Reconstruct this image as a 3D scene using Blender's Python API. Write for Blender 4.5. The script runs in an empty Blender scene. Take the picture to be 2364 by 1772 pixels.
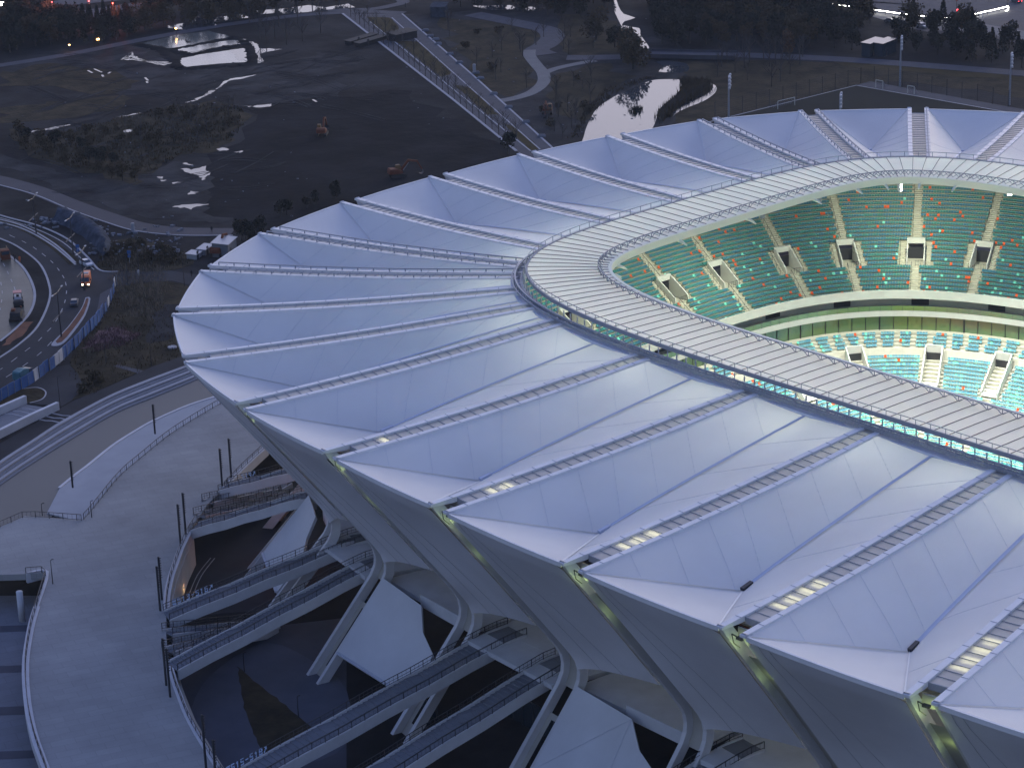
import bpy, math, random
from mathutils import Vector, Matrix
from mathutils.geometry import tessellate_polygon
sc = bpy.context.scene
COL = sc.collection
rnd = random.Random(7)
PI = math.pi
# ------------------------------------------------------------------ camera
W, H, F = 2364.0, 1772.0, 5834.973
CPOS = Vector((-314.065, -214.21, 176.299))
YAW, PIT, ROL = math.radians(41.259), math.radians(19.802), math.radians(-1.934)
_f = Vector((math.sin(YAW) * math.cos(PIT), math.cos(YAW) * math.cos(PIT), -math.sin(PIT)))
_r = Vector((math.cos(YAW), -math.sin(YAW), 0))
_u = _r.cross(_f)
RR = _r * math.cos(ROL) + _u * math.sin(ROL)
UU = _u * math.cos(ROL) - _r * math.sin(ROL)
cam = bpy.data.cameras.new('camera')
co = bpy.data.objects.new('camera', cam)
COL.objects.link(co)
co.matrix_world = Matrix(((RR.x, UU.x, -_f.x, CPOS.x), (RR.y, UU.y, -_f.y, CPOS.y), (RR.z, UU.z, -_f.z, CPOS.z), (0, 0, 0, 1)))
cam.sensor_width = 36; cam.lens = 36 * F / W
cam.clip_start = 1; cam.clip_end = 9000
sc.camera = co
# ------------------------------------------------------------------ dusk sky
SUN_EL, SUN_AZ = math.radians(3), math.radians(74)      # afterglow low ahead of the camera, to its right
wd = bpy.data.worlds.new('World'); sc.world = wd; wd.use_nodes = True
nt = wd.node_tree; nt.nodes.clear()
def wn(t, **k):
    n = nt.nodes.new(t)
    for a, b in k.items(): setattr(n, a, b)
    return n
wo = wn('ShaderNodeOutputWorld'); bg = wn('ShaderNodeBackground'); sky = wn('ShaderNodeTexSky')
sky.sky_type = 'NISHITA'; sky.sun_disc = False; sky.sun_elevation = SUN_EL; sky.sun_rotation = SUN_AZ
bg.inputs[1].default_value = 0.10
bg2 = wn('ShaderNodeBackground'); ad = wn('ShaderNodeAddShader')
tc = wn('ShaderNodeTexCoord'); sx = wn('ShaderNodeSeparateXYZ')
vr = wn('ShaderNodeValToRGB')
cr = vr.color_ramp
cr.elements[0].position = 0.0; cr.elements[0].color = (0.20, 0.27, 0.46, 1)
cr.elements[1].position = 1.0; cr.elements[1].color = (0.125, 0.18, 0.49, 1)
e = cr.elements.new(0.25); e.color = (0.15, 0.215, 0.45, 1)
e = cr.elements.new(0.5); e.color = (0.14, 0.20, 0.47, 1)
# glow of the sunset around its azimuth
dp = wn('ShaderNodeVectorMath', operation='DOT_PRODUCT')
dp.inputs[1].default_value = (math.sin(math.radians(50)) * 0.985, math.cos(math.radians(50)) * 0.985, 0.17)
mr = wn('ShaderNodeMapRange'); mr.inputs[1].default_value = 0.35; mr.inputs[2].default_value = 1.0
pw = wn('ShaderNodeMath', operation='POWER'); pw.inputs[1].default_value = 3.0
gm = wn('ShaderNodeMixRGB', blend_type='ADD'); gm.inputs[0].default_value = 1.0
gs = wn('ShaderNodeMixRGB', blend_type='MULTIPLY'); gs.inputs[0].default_value = 1.0
gs.inputs[2].default_value = (0.86, 0.74, 0.78, 1)
L = nt.links.new
L(tc.outputs['Generated'], sx.inputs[0]); L(sx.outputs[2], vr.inputs[0])
L(tc.outputs['Generated'], dp.inputs[0]); L(dp.outputs['Value'], mr.inputs[0]); L(mr.outputs[0], pw.inputs[0])
L(pw.outputs[0], gs.inputs[1]); L(gs.outputs[0], gm.inputs[2]); L(vr.outputs[0], gm.inputs[1])
L(gm.outputs[0], bg2.inputs[0]); bg2.inputs[1].default_value = 1.0
L(sky.outputs[0], bg.inputs[0]); L(bg.outputs[0], ad.inputs[0]); L(bg2.outputs[0], ad.inputs[1]); L(ad.outputs[0], wo.inputs[0])
sl = bpy.data.lights.new('afterglow_sun', 'SUN'); sl.energy = 1.1; sl.angle = math.radians(35); sl.color = (1.0, 0.99, 0.96)
so = bpy.data.objects.new('afterglow_sun', sl); COL.objects.link(so)
_sd = Vector((math.sin(SUN_AZ) * math.cos(0.21), math.cos(SUN_AZ) * math.cos(0.21), math.sin(0.21)))
so.rotation_euler = (-_sd).to_track_quat('-Z', 'Y').to_euler()
sc.view_settings.view_transform = 'Standard'; sc.view_settings.look = 'None'
sc.view_settings.exposure = 0.16; sc.view_settings.gamma = 1
sc.render.resolution_x = 1024; sc.render.resolution_y = 767
sc.render.engine = 'CYCLES'
sc.cycles.max_bounces = 6; sc.cycles.transparent_max_bounces = 8
# ------------------------------------------------------------------ helpers
def P(px, py, z=0.0):
    """point of the place at height z that the surveyed photo coordinate shows"""
    d = _f + RR * ((px - W / 2) / F) - UU * ((py - H / 2) / F)
    s = (z - CPOS.z) / d.z
    return CPOS + d * s
def link(o, parent=None):
    COL.objects.link(o)
    if parent is not None:
        o.parent = parent
        o.matrix_parent_inverse = Matrix.Translation(-parent.location) if parent.type == 'EMPTY' and parent.parent is None else Matrix.Identity(4)
    return o
class MB:
    def __init__(s): s.v = []; s.f = []; s.m = []; s.mi = 0
    def add(s, vs, fs):
        b = len(s.v); s.v += [tuple(x) for x in vs]; s.f += [tuple(i + b for i in f) for f in fs]; s.m += [s.mi] * len(fs)
    def box(s, c, sx, sy, sz, ax=None):
        ax = ax or (Vector((1, 0, 0)), Vector((0, 1, 0)), Vector((0, 0, 1)))
        c = Vector(c); vs = []
        for k in (-.5, .5):
            for a, b in ((-.5, -.5), (.5, -.5), (.5, .5), (-.5, .5)):
                vs.append(c + ax[0] * sx * a + ax[1] * sy * b + ax[2] * sz * k)
        s.add(vs, [(3, 2, 1, 0), (4, 5, 6, 7), (0, 1, 5, 4), (1, 2, 6, 5), (2, 3, 7, 6), (3, 0, 4, 7)])
    def beam(s, p, q, w, h, up=(0, 0, 1)):
        p = Vector(p); q = Vector(q); d = q - p; l = d.length
        if l < 1e-6: return
        d /= l; u = Vector(up); r = d.cross(u)
        if r.length < 1e-3: u = Vector((1, 0, 0)); r = d.cross(u)
        r.normalize(); u = r.cross(d)
        s.box((p + q) / 2, w, l, h, (r, d, u))
    def tube(s, pts, rad, n=6):
        pts = [Vector(p) for p in pts]
        if not isinstance(rad, (list, tuple)): rad = [rad] * len(pts)
        vs = []; fs = []
        for i, p in enumerate(pts):
            d = (pts[min(i + 1, len(pts) - 1)] - pts[max(i - 1, 0)]).normalized()
            a = d.cross(Vector((0, 0, 1)) if abs(d.z) < .9 else Vector((1, 0, 0))).normalized(); b = d.cross(a)
            for j in range(n):
                t = 2 * PI * j / n; vs.append(p + (a * math.cos(t) + b * math.sin(t)) * rad[i])
        for i in range(len(pts) - 1):
            for j in range(n):
                k = (j + 1) % n; fs.append((i * n + j, i * n + k, (i + 1) * n + k, (i + 1) * n + j))
        fs.append(tuple(range(n))[::-1]); fs.append(tuple((len(pts) - 1) * n + j for j in range(n)))
        s.add(vs, fs)
    def grid(s, rows, close=False):
        n = len(rows[0]); vs = [p for r in rows for p in r]; fs = []
        for i in range(len(rows) - 1):
            for j in range(n - 1): fs.append((i * n + j, i * n + j + 1, (i + 1) * n + j + 1, (i + 1) * n + j))
        s.add(vs, fs)
    def prism(s, poly, z0, z1):
        n = len(poly); b = [Vector((p[0], p[1], z0)) for p in poly]; t = [Vector((p[0], p[1], z1)) for p in poly]
        tr = tessellate_polygon([b])
        fs = []
        for a, bb, c in tr:
            nn = (b[bb] - b[a]).cross(b[c] - b[a]).z
            if nn < 0: a, c = c, a
            fs.append((n + a, n + bb, n + c)); fs.append((c, bb, a))
        for i in range(n): j = (i + 1) % n; fs.append((i, j, n + j, n + i))
        s.add(b + t, fs)
    def sweep(s, path, offs):
        """path: list of (point, outward unit, ); offs: closed profile [(out, up)]"""
        n = len(offs); vs = []; fs = []
        for p, o in path:
            for a, b in offs: vs.append(Vector(p) + Vector(o) * a + Vector((0, 0, b)))
        for i in range(len(path) - 1):
            for j in range(n):
                k = (j + 1) % n; fs.append((i * n + j, i * n + k, (i + 1) * n + k, (i + 1) * n + j))
        fs.append(tuple(range(n))[::-1]); fs.append(tuple((len(path) - 1) * n + j for j in range(n)))
        s.add(vs, fs)
    def build(s, name, mats, parent=None, smooth=False):
        me = bpy.data.meshes.new(name)
        me.from_pydata(s.v, [], s.f)
        for m in (mats if isinstance(mats, (list, tuple)) else [mats]): me.materials.append(m)
        if any(s.m): me.polygons.foreach_set('material_index', s.m)
        if smooth: me.polygons.foreach_set('use_smooth', [True] * len(s.f))
        me.update()
        return link(bpy.data.objects.new(name, me), parent)
def tag(o, label=None, cat=None, group=None, kind=None):
    if label: o['label'] = label
    if cat: o['category'] = cat
    if group: o['group'] = group
    if kind: o['kind'] = kind
    return o
def thing(name, loc, label, cat, group=None, rz=0):
    o = bpy.data.objects.new(name, None); COL.objects.link(o)
    o.location = loc; o.rotation_euler = (0, 0, rz); o.empty_display_size = .5
    return tag(o, label, cat, group)
def dup(root, loc, rz=0, label=None, group=None, sc_=1.0):
    r = root.copy(); COL.objects.link(r); r.location = loc; r.rotation_euler = (0, 0, rz); r.scale = (sc_,) * 3
    if label: r['label'] = label
    if group: r['group'] = group
    for ch in list(root.children):
        c = ch.copy(); COL.objects.link(c); c.parent = r
        for g in list(ch.children):
            d = g.copy(); COL.objects.link(d); d.parent = c
    return r
def lpart(mb, name, mat, parent, smooth=False):      # part modelled in its thing's local coordinates
    o = mb.build(name, mat, None, smooth); o.parent = parent
    return o
def poly_len(pts):
    return sum((Vector(b) - Vector(a)).length for a, b in zip(pts, pts[1:]))
def resample(pts, step):
    pts = [Vector(p) for p in pts]; out = [pts[0]]; acc = 0.0
    for a, b in zip(pts, pts[1:]):
        l = (b - a).length; t = step - acc
        while t <= l: out.append(a.lerp(b, t / l)); t += step
        acc = l - (t - step)
    if (out[-1] - pts[-1]).length > step * .3: out.append(pts[-1])
    return out
def smoothline(pts, n=6):
    pts = [Vector(p) for p in pts]; out = []
    for i in range(len(pts) - 1):
        p0 = pts[max(i - 1, 0)]; p1 = pts[i]; p2 = pts[i + 1]; p3 = pts[min(i + 2, len(pts) - 1)]
        for k in range(n):
            t = k / n
            out.append(.5 * ((2 * p1) + (p2 - p0) * t + (2 * p0 - 5 * p1 + 4 * p2 - p3) * t * t + (3 * p1 - p0 - 3 * p2 + p3) * t ** 3))
    out.append(pts[-1]); return out
# ------------------------------------------------------------------ materials
def mat(name, col, rough=.7, var=0.0, scale=.3, col2=None, metal=0, bump=0, bscale=None, spec=.5, detail=5, thr=None, emit=None, estr=0, transl=0):
    m = bpy.data.materials.new(name); m.use_nodes = True; t = m.node_tree; N = t.nodes; b = N['Principled BSDF']
    b.inputs['Base Color'].default_value = (*col, 1); b.inputs['Roughness'].default_value = rough; b.inputs['Metallic'].default_value = metal
    b.inputs['Specular IOR Level'].default_value = spec
    tcn = N.new('ShaderNodeTexCoord')
    src = None
    if var > 0 or col2:
        no = N.new('ShaderNodeTexNoise'); no.inputs['Scale'].default_value = scale; no.inputs['Detail'].default_value = detail; no.inputs['Roughness'].default_value = .6
        t.links.new(tcn.outputs['Object'], no.inputs['Vector'])
        rp = N.new('ShaderNodeValToRGB')
        lo, hi = thr or (.3, .7)
        rp.color_ramp.elements[0].position = lo; rp.color_ramp.elements[1].position = hi
        c2 = col2 or tuple(c * (1 + var) for c in col)
        c1 = col if col2 else tuple(c * (1 - var) for c in col)
        rp.color_ramp.elements[0].color = (*c1, 1); rp.color_ramp.elements[1].color = (*c2, 1)
        t.links.new(no.outputs['Fac'], rp.inputs[0]); t.links.new(rp.outputs[0], b.inputs['Base Color'])
    if bump > 0:
        n2 = N.new('ShaderNodeTexNoise'); n2.inputs['Scale'].default_value = bscale or scale * 4; n2.inputs['Detail'].default_value = 6
        t.links.new(tcn.outputs['Object'], n2.inputs['Vector'])
        bp = N.new('ShaderNodeBump'); bp.inputs['Strength'].default_value = bump; bp.inputs['Distance'].default_value = .5
        t.links.new(n2.outputs['Fac'], bp.inputs['Height']); t.links.new(bp.outputs[0], b.inputs['Normal'])
    if emit:
        b.inputs['Emission Color'].default_value = (*emit, 1); b.inputs['Emission Strength'].default_value = estr
    if transl > 0:
        tr = N.new('ShaderNodeBsdfTranslucent'); tr.inputs[0].default_value = (*[min(1, c * 1.05) for c in col], 1)
        mx = N.new('ShaderNodeMixShader'); mx.inputs[0].default_value = transl
        t.links.new(b.outputs[0], mx.inputs[1]); t.links.new(tr.outputs[0], mx.inputs[2]); t.links.new(mx.outputs[0], N['Material Output'].inputs[0])
    return m
M = {}
M['membrane'] = mat('membrane', (.80, .80, .79), .6, .05, .10, bump=.03, bscale=.35, transl=.24, spec=.2)
M['gutter'] = mat('gutter_fold', (.52, .56, .66), .55, .06, .5)
M['fin'] = mat('painted_steel_white', (.68, .69, .70), .45, .07, .4)
M['seam'] = mat('seam_grey', (.30, .32, .36), .6)
M['panel'] = mat('facade_cladding', (.68, .69, .74), .38, .10, .05, bump=.015, bscale=.2)
M['rib'] = mat('rib_cladding', (.50, .51, .54), .5, .08, .3)
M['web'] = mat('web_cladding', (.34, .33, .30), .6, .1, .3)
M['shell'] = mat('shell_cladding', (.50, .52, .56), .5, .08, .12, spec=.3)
M['glaz'] = mat('skylight_glass', (.46, .45, .42), .3, .14, .35, transl=.22)
M['canopy'] = mat('canopy_polycarbonate', (.84, .82, .79), .35, .05, .3, transl=.42)
M['canopyseam'] = mat('canopy_seam', (.17, .15, .17), .5)
M['steel'] = mat('galvanised_steel', (.30, .33, .38), .45, .1, 2, metal=.4)
M['dark'] = mat('dark_steel_and_shade', (.022, .024, .03), .5)
M['lime'] = mat('fascia_paint', (.80, .82, .66), .5)
M['concrete'] = mat('stand_concrete', (.42, .41, .31), .8, .12, .5)
M['stair'] = mat('aisle_concrete', (.46, .45, .36), .8, .12, 1.0)
M['white'] = mat('white_render', (.54, .55, .50), .6, .06, .4)
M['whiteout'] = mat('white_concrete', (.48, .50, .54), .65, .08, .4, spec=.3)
M['plaza'] = mat('plaza_paving', (.30, .31, .315), .85, .14, .09, bump=.02, bscale=2, spec=.06)
M['plaza2'] = mat('plaza_paving_border', (.34, .36, .39), .85, .06, .2, spec=.06)
M['stone'] = mat('terrace_stone', (.30, .315, .35), .85, .1, .3, spec=.08)
M['paveA'] = mat('lower_paving_light', (.17, .185, .215), .85, .08, .3, spec=.08)
M['paveB'] = mat('lower_paving_dark', (.055, .062, .085), .8, .1, .3, spec=.2)
M['asphalt'] = mat('asphalt', (.034, .036, .042), .85, .3, .08, bump=.03, bscale=1, spec=.08)
M['asphaltL'] = mat('asphalt_path', (.055, .055, .066), .8, .12, .12, spec=.2)
M['avenue'] = mat('avenue_paving', (.062, .065, .08), .85, .15, .3, spec=.2)
M['wet'] = mat('wet_asphalt', (.06, .066, .06), .4, .45, .12, spec=.2)
M['court'] = mat('court_path_paving', (.085, .095, .125), .85, .12, .2, spec=.06)
M['kerb'] = mat('kerb_stone', (.30, .31, .34), .8, .1, .4)
M['paint'] = mat('road_paint', (.34, .35, .36), .75, .2, 1.2)
M['pathL'] = mat('light_concrete_path', (.16, .16, .16), .85, .12, .2, spec=.2)
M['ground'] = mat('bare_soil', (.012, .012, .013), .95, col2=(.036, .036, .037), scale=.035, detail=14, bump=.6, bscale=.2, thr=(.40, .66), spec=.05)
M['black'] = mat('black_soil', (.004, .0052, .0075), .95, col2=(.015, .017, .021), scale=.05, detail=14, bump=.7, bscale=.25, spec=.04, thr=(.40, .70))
M['mud'] = mat('tracked_mud', (.014, .015, .018), .9, col2=(.050, .051, .053), scale=.08, detail=14, bump=.6, bscale=.3, thr=(.38, .68), spec=.05)
M['grass'] = mat('dry_grass', (.020, .018, .012), .95, col2=(.060, .048, .028), scale=.15, detail=12, bump=.6, bscale=.8, thr=(.36, .66), spec=.05)
M['grassY'] = mat('dry_grass_yellow', (.036, .030, .014), .95, col2=(.070, .054, .024), scale=.08, detail=9, bump=.4, bscale=.8, spec=.05)
M['lawn'] = mat('sports_lawn', (.028, .029, .024), .95, .15, .04, bump=.1, spec=.05)
M['redsoil'] = mat('red_planting', (.12, .042, .020), .95, .35, .25, bump=.3)
M['pink'] = mat('pink_grass', (.11, .055, .060), .95, .3, .3, bump=.3)
M['water'] = mat('still_water', (.05, .055, .06), .04, spec=.6, metal=.0)
_b = M['water'].node_tree.nodes['Principled BSDF']; _b.inputs['IOR'].default_value = 1.5
M['murk'] = mat('silty_water', (.16, .17, .16), .12, col2=(.09, .10, .09), scale=.05, spec=.9)
M['murk'].node_tree.nodes['Principled BSDF'].inputs['IOR'].default_value = 1.5
M['pool'] = mat('reflecting_pool', (.135, .138, .135), .4, .05, .03, spec=.05)
M['leafD'] = mat('leaf_dark', (.018, .020, .016), .95, col2=(.042, .040, .026), scale=.4, spec=.1)
M['leafB'] = mat('leaf_brown', (.045, .036, .021), .95, col2=(.085, .064, .034), scale=.4, spec=.1)
M['leafO'] = mat('leaf_orange', (.12, .058, .018), .9, col2=(.06, .035, .016), scale=.4)
M['bark'] = mat('bark', (.045, .04, .036), .9, .2, 2)
M['reed'] = mat('pale_reed', (.16, .13, .09), .9, .3, .5)
M['orange'] = mat('orange_paint', (.13, .042, .02), .7, spec=.2)
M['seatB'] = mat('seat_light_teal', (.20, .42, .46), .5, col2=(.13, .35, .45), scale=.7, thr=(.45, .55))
M['vanorange'] = mat('van_orange_paint', (.62, .17, .05), .4)
M['yellow'] = mat('yellow_paint', (.16, .09, .03), .6, .15, 1)
M['glass'] = mat('tinted_glass', (.02, .035, .05), .1, spec=.8)
M['carW'] = mat('silver_car_paint', (.42, .45, .5), .3, metal=.3)
M['carD'] = mat('dark_car_paint', (.05, .06, .075), .3)
M['teal'] = mat('teal_tarpaulin', (.03, .13, .17), .6, .2, 1)
M['rubber'] = mat('rubber', (.015, .015, .016), .8)
M['blueH'] = mat('blue_hoarding', (.012, .07, .24), .6, col2=(.018, .11, .33), scale=.3)
M['tarp'] = mat('blue_grey_netting', (.045, .055, .075), .95, .5, .5, bump=.9, bscale=.7, spec=.03)
M['shed'] = mat('corrugated_shed', (.12, .14, .17), .6, .1, 1)
M['green'] = mat('box_glass_green', (.13, .20, .06), .2, col2=(.06, .13, .10), scale=.08, spec=.8)
M['glassW'] = mat('tall_glass', (.05, .10, .08), .08, spec=.9)
M['sign'] = mat('sign_letters', (.55, .70, .95), .6)
M['pitch'] = mat('pitch_turf', (.07, .16, .04), .9, .15, .1)
M['track'] = mat('running_track', (.35, .12, .07), .85)
M['lampW'] = mat('lamp_cold', (.9, .9, .9), emit=(1, .97, .85), estr=14)
M['lampY'] = mat('lamp_warm', (.9, .8, .6), emit=(1, .55, .18), estr=10)
M['lampR'] = mat('lamp_red', (.9, .1, .1), emit=(1, .04, .05), estr=8)
M['lampB'] = mat('lamp_blue', (.2, .4, .9), emit=(.1, .45, 1), estr=6)
M['strip'] = mat('strip_light', (.9, .9, .8), emit=(1, .97, .62), estr=5)
M['floodW'] = mat('headlight', (1, 1, 1), emit=(1, .85, .6), estr=12)
M['skin'] = mat('skin', (.4, .26, .2), .6); M['cloth'] = mat('dark_clothing', (.02, .02, .028), .9); M['hivis'] = mat('orange_workwear', (.5, .13, .04), .8)
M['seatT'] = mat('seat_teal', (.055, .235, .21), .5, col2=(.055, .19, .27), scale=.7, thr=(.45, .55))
M['seatM'] = mat('seat_mint', (.22, .72, .58), .45)
M['seatO'] = mat('seat_orange', (.75, .12, .03), .45)
# paving joints on the plaza
def add_joints(m, size, dark=.82):
    t = m.node_tree; N = t.nodes; b = N['Principled BSDF']; br = N.new('ShaderNodeTexBrick')
    tcn = N.new('ShaderNodeTexCoord'); mp = N.new('ShaderNodeMapping'); mp.inputs['Rotation'].default_value = (0, 0, .35)
    t.links.new(tcn.outputs['Object'], mp.inputs[0]); t.links.new(mp.outputs[0], br.inputs['Vector'])
    br.inputs['Color1'].default_value = (1, 1, 1, 1); br.inputs['Color2'].default_value = (.93, .93, .93, 1); br.inputs['Mortar'].default_value = (dark, dark, dark, 1)
    br.inputs['Scale'].default_value = 1.0; br.inputs['Mortar Size'].default_value = size * .03; br.inputs['Brick Width'].default_value = size * 2; br.inputs['Row Height'].default_value = size
    lk = b.inputs['Base Color'].links[0]; src = lk.from_socket
    mu = N.new('ShaderNodeMixRGB'); mu.blend_type = 'MULTIPLY'; mu.inputs[0].default_value = 1
    t.links.new(src, mu.inputs[1]); t.links.new(br.outputs['Color'], mu.inputs[2]); t.links.new(mu.outputs[0], b.inputs['Base Color'])
add_joints(M['plaza'], 1.8, .84); add_joints(M['paveA'], 2.2, .82)
# ================================================================== STADIUM
# strips: k -> (outer mid, inner mid at the ring); plan coordinates measured on the photograph, mirrored outside the frame
OUT = {1: (95.682, 119.846), 2: (79.167, 136.01), 3: (59.606, 146.975), 4: (37.743, 152.168), 5: (15.722, 155.129), 6: (-7.295, 155.628),
       7: (-30.451, 154.274), 8: (-53.708, 149.475), 9: (-74.948, 138.833), 10: (-92.648, 122.544), 11: (-105.614, 101.41), 12: (-112.234, 77.405),
       13: (-115.368, 52.004), 14: (-117.412, 25.918), 15: (-118.183, -.874), 16: (-117.719, -27.893), 17: (-115.767, -54.801),
       0: (108.0, 99.4), -1: (113.8, 76.5), 18: (-112.0, -80.0), 19: (-105.5, -103.0)}
INN = {1: (50.296, 81.975), 2: (42.812, 87.627), 3: (34.784, 91.04), 4: (22.143, 93.709), 5: (3.397, 94.6), 6: (-14.328, 94.5), 7: (-32.853, 92.916),
       8: (-42.371, 90.182), 9: (-46.9, 87.2), 10: (-52.282, 81.459), 11: (-56.31, 73.674), 12: (-58.508, 64.679), 13: (-61.165, 43.125),
       14: (-61.701, 20.749), 15: (-62.116, -1.854), 16: (-62.0, -24.417), 0: (55.2, 74.0), -1: (58.5, 65.0), 17: (-61.2, -44.5), 18: (-58.5, -65.0), 19: (-56.3, -73.6)}
ZR, ZI = 47.5, 50.6          # rim and ring heights
KS = list(range(-1, 20))
st = thing('stadium', (0, 0, 0), 'huge white stadium with pleated membrane roof and a green-lit seating bowl', 'stadium')
FR = {}
for k in KS:
    o = Vector((*OUT[k], 0)); i = Vector((*INN[k], 0)); D = (o - i).normalized(); T = Vector((-D.y, D.x, 0))
    FR[k] = (o, i, D, T, (o - i).length)
def SP(k, r, z, s=0.0):                       # point in strip k's frame: r outward from the tip, s along the tangent
    o, i, D, T, Ln = FR[k]
    return o + D * r + T * s + Vector((0, 0, z))
def ztop(t):                                  # height of the fins along the roof, t = 0 at the tip, 1 at the ring
    return ZR + (ZI - ZR) * t - .5 * math.sin(PI * t)
PROF = [(0, 47.5), (-.9, 46.1), (-10, 34.2), (-19.0, 22.2), (-20.5, 20.1), (-21.25, 18.7), (-21.55, 17.3), (-21.4, 15.9), (-20.7, 14.5), (-18.0, 11.2), (-8.6, -.2)]
def prof_at(s):                               # s 0..1 from tip to knee
    pts = PROF[1:7]; ls = [math.dist(a, b) for a, b in zip(pts, pts[1:])]; tot = sum(ls); d = s * tot
    for (a, b), l in zip(zip(pts, pts[1:]), ls):
        if d <= l or b is pts[-1]:
            t = min(1, d / l); return (a[0] + (b[0] - a[0]) * t, a[1] + (b[1] - a[1]) * t)
        d -= l
HW = 1.75                                     # half distance between the two fins of a strip
for k in KS:
    o, i, D, T, Ln = FR[k]
    near = k >= 11
    # fins on the roof
    for s in (-1, 1):
        mb = MB(); n = 16; w = .42
        rows = []
        for j in range(n + 1):
            t = j / n; r = -Ln * t; z = ztop(t); hw = HW if t < .75 else HW - (t - .75) * 1.6
            dep = .75 if j > 0 else .35
            c = s * hw
            rows.append([SP(k, r, z - dep, c - w), SP(k, r, z, c - w), SP(k, r, z, c + w), SP(k, r, z - dep, c + w), SP(k, r, z - dep, c - w)])
        mb.grid(rows); mb.add(rows[0][:4], [(0, 1, 2, 3)]); mb.mi = 1        # joints of the cap pieces
        nj = int(Ln / 3.4)
        for j in range(1, nj):
            t = j / nj; hw = HW if t < .75 else HW - (t - .75) * 1.6
            mb.box(SP(k, -Ln * t, ztop(t) + .01, s * hw), .07, .86, .05, (D, T, Vector((0, 0, 1))))
        fb = mb.build('fin_beam', [M['fin'], M['seam']], st)
        # cable rail along the fin on low posts
        mb = MB()
        if k in (1, 2, 3, 8, 9) and s == -1 or k in (2, 3, 8, 9):
            pts = [SP(k, -Ln * j / 20 - 2, ztop(j / 20 + .02) + .55, s * HW) for j in range(20)]
            for a, b in zip(pts, pts[1:]): mb.beam(a, b, .22, .16)
            for p in pts: mb.beam(p, p - Vector((0, 0, .55)), .14, .14)
        if mb.v: mb.build('cable_rail', M['seam'], fb)
        # leaning rib and leg
        mb = MB(); rows = []; w = .36; pts = PROF
        for j, (r, z) in enumerate(pts):
            a = pts[max(j - 1, 0)]; b = pts[min(j + 1, len(pts) - 1)]
            dx, dz = b[0] - a[0], b[1] - a[1]; l = math.hypot(dx, dz); nx, nz = dz / l, -dx / l   # inward side normal
            dep = 1.5 if j > 0 else .3
            c = s * (HW + .1)
            rows.append([SP(k, r, z, c - w), SP(k, r, z, c + w), SP(k, r + nx * dep, z + nz * dep, c + w), SP(k, r + nx * dep, z + nz * dep, c - w), SP(k, r, z, c - w)])
        mb.grid(rows)
        mb.build('leg', M['rib'], st, False)
    # web plate between the ribs, recessed, with a tall slot low down
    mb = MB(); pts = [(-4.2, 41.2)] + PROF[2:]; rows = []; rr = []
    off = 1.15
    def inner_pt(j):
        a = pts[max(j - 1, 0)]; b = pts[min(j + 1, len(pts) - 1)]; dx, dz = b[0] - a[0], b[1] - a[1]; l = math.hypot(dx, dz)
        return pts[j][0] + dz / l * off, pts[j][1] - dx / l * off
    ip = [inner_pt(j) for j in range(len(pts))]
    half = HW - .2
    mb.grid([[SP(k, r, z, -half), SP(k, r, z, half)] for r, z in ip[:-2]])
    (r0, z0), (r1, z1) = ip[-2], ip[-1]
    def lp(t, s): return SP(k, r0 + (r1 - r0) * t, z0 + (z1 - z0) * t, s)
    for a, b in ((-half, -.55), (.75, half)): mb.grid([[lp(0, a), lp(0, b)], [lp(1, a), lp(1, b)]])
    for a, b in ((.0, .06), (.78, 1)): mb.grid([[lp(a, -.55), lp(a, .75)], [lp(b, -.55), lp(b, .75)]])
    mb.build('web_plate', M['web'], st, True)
    # skylight between the fins
    mb = MB(); npn = int((Ln - 4.5) / 1.75); rows = []
    t0 = 4.4 / Ln
    for j in range(npn + 1):
        t = t0 + (1 - t0) * j / npn; hw = (HW if t < .75 else HW - (t - .75) * 1.6) - .42
        rows.append([SP(k, -Ln * t, ztop(t) - .3, -hw), SP(k, -Ln * t, ztop(t) - .3, hw)])
    mb.grid(rows); mb.mi = 1
    for a, b in rows: mb.beam(a + Vector((0, 0, .05)), b + Vector((0, 0, .05)), .08, .08)
    mb.beam(rows[0][0] + D * .1 - Vector((0, 0, .35)), rows[0][1] + D * .1 - Vector((0, 0, .35)), .12, .9)
    gl = mb.build('skylight', [M['glaz'], M['seam']], st)
    if k in (12, 13, 14, 15, 16, 17, 18):
        mb = MB(); a = max(0, min(7, (k - 12) * 2 - 1))
        for j in range(a):
            r = -9.2 - j * 1.32 - (.35 if j % 2 else 0)
            mb.box(SP(k, r, ztop(-r / Ln) - .62, .15), .85 if j % 2 == 0 else .5, 2.3 if j % 2 == 0 else 1.7, .08, (D, T, Vector((0, 0, 1))))
        if a: mb.build('strip_lamp', M['strip'], st)
    # end plate and small bracket seen in the open end of the strip
    mb = MB()
    mb.box(SP(k, -3.2, 45.7, 0), .15, 3.0, 1.6, (D, T, Vector((0, 0, 1))))
    mb.build('end_plate', M['web'], st)
    mb = MB()
    q = [SP(k, -1.6, 46.2, -1.2), SP(k, -2.2, 45.6, -.4), SP(k, -1.4, 45.9, .2)]
    mb.tube(q, .09, 5); mb.tube([q[0], q[0] - Vector((0, 0, 1.1)) + T * .3, q[1] - Vector((0, 0, 1.2))], .07, 5)
    mb.box(q[1], .5, .9, .3, (D, T, Vector((0, 0, 1))))
    mb.build('cctv_bracket', M['dark'], st)
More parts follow.
